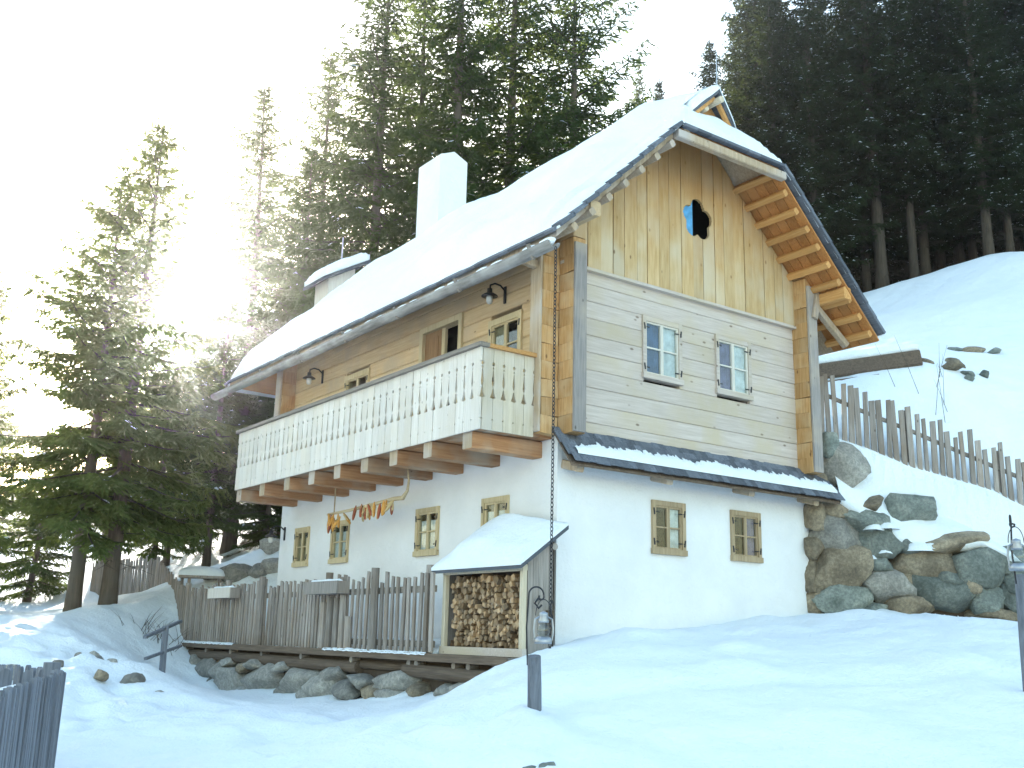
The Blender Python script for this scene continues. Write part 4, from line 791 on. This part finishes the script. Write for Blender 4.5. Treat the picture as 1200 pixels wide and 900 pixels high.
# ------------------------------------------------------------------ lantern posts
def lantern_post(base, top, hook_dir, label_p, label_l, hang):
    base, top = Vector(base), Vector(top); t = thing('lantern_post', label_p, 'post', base, 'lantern posts in the snow'); d = top - base
    MB().tube([(0, 0, -.4), d * .5, d], [.066, .063, .06], 9).obj('stake', 'fence_dark', t)
    h = Vector(hook_dir); hk = Vector(hang) - base
    s0 = d + h * -.055 + Vector((0, 0, -.08)); e = hk + Vector((0, 0, .10)); sp = (e - s0).dot(h) / 2; pc = [s0, s0 + Vector((0, 0, (e.z - s0.z) * .55)) - h * .015]
    cc = s0 + h * sp; cc.z = e.z + .02; rr3 = abs(sp)
    for a_ in np.linspace(math.pi, 0, 13): pc.append(cc + h * (sp * math.cos(a_) * 1.0) * 1 + Vector((0, 0, max(.07, rr3) * math.sin(a_))))
    for a_ in np.linspace(0, -math.pi * 1.2, 8): pc.append(e + h * (.022 * math.cos(a_) - .022 + .0) + Vector((0, 0, .022 * math.sin(a_) - .0)))
    MB().tube(pc, .008, 6).obj('iron_hook', 'iron', t)
    l = thing('hurricane_lantern', label_l, 'lantern', hang, 'hurricane lanterns on the posts')
    MB().lathe((0, 0, -.30), [(.0, 0), (.075, .0), (.08, .02), (.072, .05), (.045, .065)], 14).obj('tank', 'steel', l, True)
    MB().lathe((0, 0, -.235), [(.04, 0), (.055, .03), (.056, .06), (.04, .11)], 14).obj('glass_globe', 'glass', l, True)
    MB().lathe((0, 0, -.12), [(.045, 0), (.05, .015), (.035, .05), (.04, .06), (.038, .085), (.0, .1)], 14).obj('chimney_cap', 'steel', l, True)
    for s_ in (-1, 1):
        hx = Vector((.81, -.585, 0)) * s_
        MB().tube([hx * .075 + Vector((0, 0, -.27)), hx * .085 + Vector((0, 0, -.18)), hx * .075 + Vector((0, 0, -.09)), hx * .035 + Vector((0, 0, -.07))], .009, 6).obj('side_tube', 'steel', l)
    MB().tube([Vector((.81, -.585, 0)) * .07 * math.cos(a_) + Vector((0, 0, -.06 + .14 * math.sin(a_))) for a_ in np.linspace(0, math.pi, 15)], .004, 5).obj('bail', 'iron', l)
lantern_post((-2.79, -3.25, -.74), (-2.88, -3.34, -.19), (.81, -.585, 0), 'short grey round post standing in the snow before the woodshed', 'hurricane lantern hanging on a bent hook by the woodshed', (-2.85, -3.43, .215))
lantern_post((.60, -5.89, -.6), (.46, -5.98, .60), (.81, -.585, 0), 'tall blue-grey leaning post at the right edge of the yard', 'hurricane lantern hanging at the right edge before the boulders', (.36, -6.01, .93))

# ------------------------------------------------------------------ loose things on the slopes
lb = thing('hewn_beam', 'dark hewn timber beam lying on the snowy slope behind the house', 'beam')
beam('timber', (7.8, 2.4, 5.17), (9.75, .75, 5.56), .3, .32, 'dark_beam', lb); beam('plank', (7.9, 2.2, 4.95), (9.0, 1.2, 5.15), .25, .06, 'dark_beam', lb)
tag(MB().tube([(7.8 + 1.95 * f, 2.4 - 1.65 * f, 5.40 + .41 * f + .02 * N3(f * 9, 2)) for f in np.linspace(0, 1, 14)], [.05] + [.12] * 12 + [.05], 8).obj('beam_snow', 'snow', None, True), 'snow lying along the top of the dark timber beam', 'snow', None, 'stuff')
def brush(name, x, y, n_, ln, label, spread=.5, mat='brush', upb=.3, rb=.012):
    r_ = random.Random(int(x * 100 + y * 10)); mb = MB(); z = gz(x, y)
    for q in range(n_):
        a_ = r_.uniform(0, 6.28); px, py = x + r_.gauss(0, spread), y + r_.gauss(0, spread); z = gz(px, py)
        d = Vector((math.cos(a_), math.sin(a_), upb + r_.uniform(-.15, .35))) * ln * r_.uniform(.4, 1.2)
        mb.tube([(px, py, z - .02), Vector((px, py, z)) + d * .5 + Vector((0, 0, .03)), Vector((px, py, z)) + d], [rb, rb * .7, rb * .3], 4)
    return tag(mb.obj(name, mat), label, 'brushwood')
for lab_, cx_, cy_, lst in (('flat dark stone beside the end of the timber beam', 10.25, .45, [(0, 0, .55), (.3, -.25, .4), (.45, .1, .45), (.75, -.3, .3), (-.2, .3, .35), (.1, -.35, .25)]), ('flat dark stone higher on the snowy slope behind the house', 13.2, 1.6, [(0, 0, .6), (.4, -.3, .45), (-.35, .2, .35)]), ('dark stone at the right edge of the snowy slope', 12.4, -.3, [(0, 0, .4), (.25, -.25, .3)])):
    for a_, b_, s_ in lst: tag(link('slope_stone', rr_.choice(ROCK['stone_green'] + ROCK['stone_brown']), None, (cx_ + a_, cy_ + b_, gz(cx_ + a_, cy_ + b_) + .02), (rr_.uniform(-.5, .5), rr_.uniform(-.5, .5), rr_.uniform(0, 6)), (s_, s_ * .7, s_ * .32)), lab_, 'stone', 'stones on the slope behind the house')
brush('dry_shrub', -1.6, 10.9, 40, .4, 'thin bare shrub leaning on the fence corner by the path', .25, 'brush', .8, .006)
brush('dry_shrub', 8.9, .2, 9, .45, 'few thin bare stems standing in the snow behind the pickets', .3, 'brush', 2.2, .005)
bs = [(-4.15, 6.6, .28), (-3.95, 6.3, .32), (-3.75, 6.2, .34), (-4.14, 5.3, .26), (-3.7, 5.2, .4), (-5.3, 5.6, .6), (-5.05, 5.3, .55), (-3.85, 6.9, .3), (-3.5, 4.6, .22), (-5.6, 6.6, .5), (-4.6, 5.9, .25)]
pos_l = ['nearest the left fence', 'by the path edge', 'high on the bank', 'low on the bank']
bs.sort(key=lambda q: (q[0] - CAMP.x) / (q[1] - CAMP.y)); ORD = ['first', 'second', 'third', 'fourth', 'fifth', 'sixth', 'seventh', 'eighth', 'ninth', 'tenth', 'eleventh', 'twelfth', 'thirteenth', 'fourteenth', 'fifteenth', 'sixteenth', 'seventeenth', 'eighteenth', 'nineteenth', 'twentieth']
for k, (x, y, s_) in enumerate(bs): tag(link('bank_stone', rr_.choice(ROCK['stone_grey'] + ROCK['stone_brown'][:1]), None, (x, y, gz(x, y) + .01 - .05 * s_), (rr_.uniform(-.4, .4), rr_.uniform(-.4, .4), rr_.uniform(0, 6)), (s_ * .8, s_ * .8 * rr_.uniform(.7, 1), s_ * rr_.uniform(.5, .7))), 'half buried stone on the snowy left bank, ' + ORD[k] + ' from the left', 'stone', 'stones on the left bank')
for k, (x, y, s_) in enumerate([(.66, 12.33, .9), (.95, 12.0, .7), (.45, 12.6, .6), (1.2, 11.8, .9), (.2, 12.8, .5), (1.6, 12.6, .9)]): tag(link('garden_rock', rr_.choice(ROCK['stone_grey']), None, (x, y, gz(x, y) + .0), (rr_.uniform(-.3, .3), rr_.uniform(-.3, .3), rr_.uniform(0, 6)), (s_, s_ * .8, s_ * .5)), 'grey rock beyond the terrace fence, ' + ['beside the large one by the wall', 'upper middle', 'lower middle', 'largest nearest the white wall', 'nearest the garden table', 'hindmost'][k], 'rock', 'rocks beyond the terrace fence')
for x, y in ((-3.69, -4.57), (-3.78, -4.5)): tag(link('buried_stone', ROCK['stone_green'][0 if x > -3.7 else 1], None, (x, y, gz(x, y) + .0), (.3, .2, x), (.16, .12, .10)), 'small dark stone showing through the snow at the bottom edge', 'stone', 'dark stones at the bottom edge')
tb = thing('garden_table', 'low garden table with a thick pad of snow behind the fence', 'table', (-.15, 12.6, gz(-.15, 12.6)))
tz = 1.12 - gz(-.15, 12.6)
MB().beam((-.45, .2, tz), (.45, -.2, tz), .5, .05).obj('tabletop', 'fence_grey', tb)
for sx_, sy_ in ((-.35, .3), (.35, .05), (-.3, -.02), (.3, -.3)): MB().beam((sx_, sy_, -.1), (sx_, sy_, tz - .03), .06, .06, (0, 1, 0)).obj('leg', 'fence_grey', tb)
import bmesh
b = bmesh.new(); bmesh.ops.create_icosphere(b, subdivisions=3, radius=1)
for v in b.verts: v.co = Vector((max(-1, min(1, v.co.x * 1.3)) * .5, max(-1, min(1, v.co.y * 1.3)) * .28, max(-.1, v.co.z) * .2))
me = bpy.data.meshes.new('table_snow'); b.to_mesh(me); b.free(); me.materials.append(MATS['snow']); me.polygons.foreach_set('use_smooth', [True] * len(me.polygons))
tag(link('table_snow', me, None, (-.15, 12.6, 1.165), (0, 0, -.42)), 'thick rounded pad of snow on the garden table', 'snow', None, 'stuff')

# ------------------------------------------------------------------ spruces
def spruce(seed, H, base, rmax, nd_mat, dens=1.0, dead=0, snowp=.05, droop=1.0):
    r_ = np.random.RandomState(seed); rp = random.Random(seed)
    tr = MB(); bend = [(rp.uniform(-.1, .1), rp.uniform(-.1, .1)) for _ in range(3)]
    def axis_(z): f = z / H; return Vector((bend[0][0] * math.sin(f * 3) + bend[1][0] * f, bend[0][1] * math.sin(f * 3) + bend[1][1] * f, z))
    r0 = .0095 * H + .03 if H > 12 else .012 * H + .03
    zs = np.linspace(-.4, H, 14); tr.tube([axis_(z) for z in zs], [max(.008, r0 * (1 - max(0, z) / H) ** .85 * (1.25 if z < .2 else 1)) for z in zs], 8)
    br = MB(); BL = []; SN = []
    def blades(P, D, ln, wd):           # arrays of rhombus blades
        n = len(P); rv = r_.normal(size=(n, 3)); sdv = np.cross(D, rv); sdv /= np.linalg.norm(sdv, axis=1)[:, None] + 1e-9
        mid = P + D * (ln * .45)[:, None]; BL.append(np.stack([P, mid + sdv * (wd / 2)[:, None], P + D * ln[:, None], mid - sdv * (wd / 2)[:, None]], 1))
    z = base
    while z < H - .25:
        f = (z - base) / (H - base); nb_ = rp.choice([4, 5, 5, 6]); ph = rp.uniform(0, 6.28)
        env = rmax * ((1 - f) ** .82 * (.55 + .45 * min(1, f / .12)) + .03)
        for k in range(nb_):
            a_ = ph + 2 * math.pi * k / nb_ + rp.uniform(-.35, .35); lnb = env * rp.uniform(.5, 1.25)
            if rp.random() < .08: continue
            if rp.random() < .06: lnb *= 1.25
            el = .55 * f + .12 - .35 * (1 - f) * droop; hd = Vector((math.cos(a_), math.sin(a_), 0)); p0 = axis_(z + rp.uniform(-.1, .1)); pts = []
            for q in range(7):
                s_ = q / 6; pts.append(p0 + hd * (lnb * s_) + Vector((0, 0, lnb * (math.sin(el) * s_ - .34 * droop * (1 - f * .6) * s_ ** 1.6 + .26 * s_ ** 3.5))))
            br.tube(pts, [.02 * lnb ** .6 * (1 - q / 6.5) + .003 for q in range(7)], 3, False)
            npos = max(4, int(lnb * 11 * dens)); tt = np.linspace(.14, 1, npos) + r_.uniform(-.02, .02, npos); tt = np.clip(tt, .08, 1)
            PA = np.array([tuple(v) for v in pts]); idx = np.minimum((tt * 6).astype(int), 5); fr2 = tt * 6 - idx
            P = PA[idx] * (1 - fr2)[:, None] + PA[idx + 1] * fr2[:, None]; TD = PA[idx + 1] - PA[idx]; TD /= np.linalg.norm(TD, axis=1)[:, None]
            side = np.cross(TD, [0, 0, 1.0]); side /= np.linalg.norm(side, axis=1)[:, None] + 1e-9
            for sg in (-1, 1, 0):
                if sg == 0: D = TD * .5 + np.array([0, 0, -1.0]) * (.7 + .4 * r_.rand(npos))[:, None] + r_.normal(0, .25, (npos, 3)); lt = np.minimum(.42, .10 + .26 * lnb * (1 - tt * .6)) * r_.uniform(.4, 1.0, npos) * (.45 + .55 * droop)
                else: D = TD * .62 + side * sg * r_.uniform(.55, 1.0, npos)[:, None] + np.array([0, 0, -.38]) * droop * r_.uniform(.2, 1.4, npos)[:, None]; lt = np.minimum(.62, .10 + .34 * lnb * (1.02 - tt) ** .8) * r_.uniform(.55, 1.2, npos)
                D /= np.linalg.norm(D, axis=1)[:, None]
                blades(P, D, lt, np.full(npos, .045) + .02 * r_.rand(npos)); blades(P + D * (lt * .1)[:, None], D, lt * .9, np.full(npos, .05))
                ks = 5
                for j in range(ks):
                    u = (j + .6) / ks; sg2 = 1 if j % 2 else -1; s2 = np.cross(D, [0, 0, 1.0]); s2 /= np.linalg.norm(s2, axis=1)[:, None] + 1e-9
                    D2 = D * .75 + s2 * sg2 * .75 + np.array([0, 0, -.25]) + r_.normal(0, .22, (npos, 3)); D2 /= np.linalg.norm(D2, axis=1)[:, None]
                    keep = lt > .13; 
                    if keep.any(): blades((P + D * (lt * u)[:, None])[keep], D2[keep], (lt * (.60 - .30 * u))[keep] + .04, np.full(keep.sum(), .04) + .02 * r_.rand(keep.sum()))
                sel = (r_.rand(npos) < snowp) & (tt > .35)
                if sg != 0 and sel.any():
                    for p_, d_, l_ in zip(P[sel], D[sel], lt[sel]): SN.append((Vector(p_), Vector(d_), l_))
        z += (.24 + .10 * rp.random()) * (1.35 if 16 < H < 18 else 1.45 if 10 < H < 12 else 1) * (1.0 if f < .8 else .75) * (.8 + .2 * H / 14)
    tp = axis_(H); npt = 26; P = np.array([tuple(axis_(H - .9 + .9 * q / npt)) for q in range(npt)]); D = r_.normal(0, 1, (npt, 3)); D[:, 2] = np.abs(D[:, 2]) + .5; D /= np.linalg.norm(D, axis=1)[:, None]; blades(P, D, r_.uniform(.08, .26, npt), np.full(npt, .035))
    for k in range(dead):
        zz = rp.uniform(.6, base + .5); a_ = rp.uniform(0, 6.28); l_ = rp.uniform(.4, 1.7); p = axis_(zz); e = p + Vector((math.cos(a_) * l_, math.sin(a_) * l_, -.15 * l_)); br.tube([p, (p + e) / 2 + Vector((0, 0, .06)), e], [.014, .009, .003], 3, False)
        for q in range(3):
            p2 = p.lerp(e, rp.uniform(.4, .95)); br.tube([p2, p2 + Vector((rp.uniform(-.3, .3), rp.uniform(-.3, .3), -.12))], [.006, .002], 3, False)
    B = np.concatenate(BL); vs = B.reshape(-1, 3); n = len(B); me = bpy.data.meshes.new('crown')
    me.vertices.add(n * 4); me.vertices.foreach_set('co', vs.ravel().astype(np.float32)); me.loops.add(n * 4); me.loops.foreach_set('vertex_index', np.arange(n * 4, dtype=np.int32)); me.polygons.add(n); me.polygons.foreach_set('loop_start', np.arange(0, n * 4, 4, dtype=np.int32)); me.update(calc_edges=True); me.materials.append(MATS[nd_mat])
    sn = MB()
    for p_, d_, l_ in SN:
        s_ = d_.cross(Vector((0, 0, 1))).normalized() * rp.uniform(.025, .06); u_ = Vector((0, 0, .03)); l2 = l_ * rp.uniform(.5, .95)
        sn.add([p_ + u_ * .4, p_ + d_ * l2 * .5 + s_ + u_ * .3, p_ + d_ * l2 + u_ * .3, p_ + d_ * l2 * .5 - s_ + u_ * .3, p_ + d_ * l2 * .45 + u_ * 1.7], [(0, 1, 4), (1, 2, 4), (2, 3, 4), (3, 0, 4)])
    def quick(mb_, nm, mat):
        m_ = bpy.data.meshes.new(nm); m_.from_pydata(mb_.v, [], mb_.f); m_.materials.append(MATS[mat]); m_.polygons.foreach_set('use_smooth', [True] * len(m_.polygons)); return m_
    out = {'trunk': quick(tr, 'trunk', 'bark_dark' if 'dark' in nd_mat else 'bark'), 'branches': quick(br, 'branches', 'bark_dark'), 'crown': me, 'H': H}
    if SN: out['snow'] = quick(sn, 'snow', 'snow')
    return out
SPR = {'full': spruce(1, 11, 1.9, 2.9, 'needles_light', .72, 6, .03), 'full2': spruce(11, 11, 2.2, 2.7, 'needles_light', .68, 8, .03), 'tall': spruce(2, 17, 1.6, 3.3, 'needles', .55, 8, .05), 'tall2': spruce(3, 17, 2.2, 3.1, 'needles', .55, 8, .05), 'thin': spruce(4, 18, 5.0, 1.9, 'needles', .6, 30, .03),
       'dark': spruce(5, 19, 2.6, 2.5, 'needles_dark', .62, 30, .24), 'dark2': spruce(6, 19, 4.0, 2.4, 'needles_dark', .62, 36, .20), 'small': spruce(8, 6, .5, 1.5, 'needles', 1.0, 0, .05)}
def tree(var, x, y, h_, label, group, rz=None, z=None, wx=1.0):
    s_ = h_ / SPR[var]['H']; t = thing('spruce_tree', label, 'tree', (x, y, gz(x, y) if z is None else z), group, rr_.uniform(0, 6.28) if rz is None else rz); t.scale = (s_ * wx, s_ * wx, s_)
    for k in ('trunk', 'branches', 'crown', 'snow'):
        if k in SPR[var]:
            pt = link(k, SPR[var][k], t)
            if k in ('snow', 'branches'): pt['kind'] = 'stuff'
GL, GB, GR = 'spruces left of the house', 'spruces behind the house', 'dark spruce forest on the hill'
for v, x, y, h_, wx, lab, g in [
    ('full', -2.83, 12.7, 10.0, 1.1, 'spruce with bare reddish trunk on the left bank, nearest the stones', GL), ('full2', -2.15, 12.6, 11.4, 1.1, 'taller spruce on the left bank whose top stands in front of the glare', GL),
    ('small', -6.6, 9.2, 4.6, 1.1, 'low spruce with drooping twigs at the far left edge', GL), ('tall', 4.1, 22.2, 16.6, 1.25, 'slender pointed spruce between the sunlit tree and the roof end', GL),
    ('full', 5.5, 28.8, 10.3, 1.1, 'mid distance spruce below the sun', GL), ('tall2', 5.7, 33.7, 9.5, 1.1, 'shorter spruce far behind the garden fence', GL), ('tall2', 5.1, 20.3, 13.5, 1.15, 'spruce rising just beyond the far roof end', GL),
    ('tall', 7.6, 24.6, 18.5, 1.2, 'broad spruce behind the roof turret', GB), ('tall2', 5.5, 15.9, 20, 1.05, 'large spruce left of the white chimney', GB),
    ('thin', 6.2, 12.6, 22, .9, 'tall thin spruce with long bare trunk above the chimney', GB), ('tall', 9.2, 14.2, 21.5, 1.1, 'large dense spruce right of the chimney', GB), ('tall2', 10.2, 12.2, 18, 1.15, 'spruce with upswept branch tips above the middle of the roof', GB),
    ('tall', 8.8, 19.4, 22, 1.0, 'spruce half hidden behind the chimney', GB), ('small', -1.6, 23, 5.2, 1.2, 'small bushy spruce beyond the garden fence end', GL), ('full', 9.2, 32.3, 9, 1.1, 'distant spruce low between the trunks', GL), ('small', -4.6, 20.5, 5.6, 1.3, 'bushy young spruce behind the left bank trees', GL), ('full', 2.8, 24.3, 7.4, 1.1, 'spruce standing behind the garden rocks', GL),
    ('tall', 27, 27.3, 20, .62, 'sunlit distant spruce top left of the ridge tip', GB), ('tall2', 25.4, 23, 14, .7, 'small distant spruce just left of the ridge tip', GB),
    ('tall2', 2.6, 20.0, 10.5, 1.1, 'full spruce between the left bank pair and the roof end', GL), ('full', -7.5, 19, 8, 1.1, 'spruce at the left edge half lost in the glare', GL), ('full', 2.0, 29, 9, 1.1, 'spruce in the row beyond the garden', GL), ('full', -1.8, 32, 8.5, 1.1, 'left spruce in the row beyond the garden', GL), ('full', 7.6, 28.0, 10, 1.1, 'right spruce in the row beyond the garden', GL), ('tall2', 10.5, 27, 13, 1.0, 'far spruce behind the roof end', GL), ('small', 3.6, 18.2, 4.5, 1.2, 'young spruce on the slope by the far house corner', GL), ('full', 1.2, 20.5, 7.2, 1.0, 'narrow spruce right of the fence bend', GL), ('full2', -4.9, 15.5, 8.6, 1.0, 'dim spruce standing behind the left bank pair', GL)]:
    tree(v, x, y, h_, lab, g, None, None, wx)
fr3 = random.Random(21)
cam2 = Vector((CAMP.x, CAMP.y, 0)); hx = Vector((fw.x, fw.y, 0)).normalized(); hr = Vector((rt.x, rt.y, 0)).normalized(); nfor = 0
labs = ['dark spruce with bare lower trunk in the front row of the hill forest', 'dark spruce inside the hill forest behind the front row', 'dark spruce deep in the hill forest']
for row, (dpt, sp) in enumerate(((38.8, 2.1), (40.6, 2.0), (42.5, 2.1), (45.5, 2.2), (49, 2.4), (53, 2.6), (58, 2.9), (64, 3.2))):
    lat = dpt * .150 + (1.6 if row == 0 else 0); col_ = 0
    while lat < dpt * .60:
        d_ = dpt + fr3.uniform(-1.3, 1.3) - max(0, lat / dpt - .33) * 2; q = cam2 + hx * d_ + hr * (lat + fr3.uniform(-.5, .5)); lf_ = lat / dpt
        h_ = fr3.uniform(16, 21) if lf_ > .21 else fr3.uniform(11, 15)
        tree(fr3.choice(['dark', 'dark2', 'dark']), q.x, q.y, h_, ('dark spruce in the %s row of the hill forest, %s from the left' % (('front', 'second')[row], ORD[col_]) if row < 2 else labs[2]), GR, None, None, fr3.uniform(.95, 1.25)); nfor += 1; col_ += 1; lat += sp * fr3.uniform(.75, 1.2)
print('firewood', cnt, 'forest', nfor)

# ------------------------------------------------------------------ thin haze added to spread a glow around the sun
hm = bpy.data.materials.new('haze'); hm.use_nodes = True; ht = hm.node_tree; ht.nodes.remove(ht.nodes['Principled BSDF'])
pv = ht.nodes.new('ShaderNodeVolumePrincipled'); pv.inputs['Color'].default_value = (1, 1, 1, 1); pv.inputs['Density'].default_value = .0010; pv.inputs['Anisotropy'].default_value = .93
ht.links.new(pv.outputs[0], ht.nodes['Material Output'].inputs['Volume']); MATS['haze'] = hm
tag(MB().box((-262, -262, -10), (262, 262, 62)).obj('haze', 'haze'), 'thin haze volume added for the glow around the sun', 'haze', None, 'stuff')
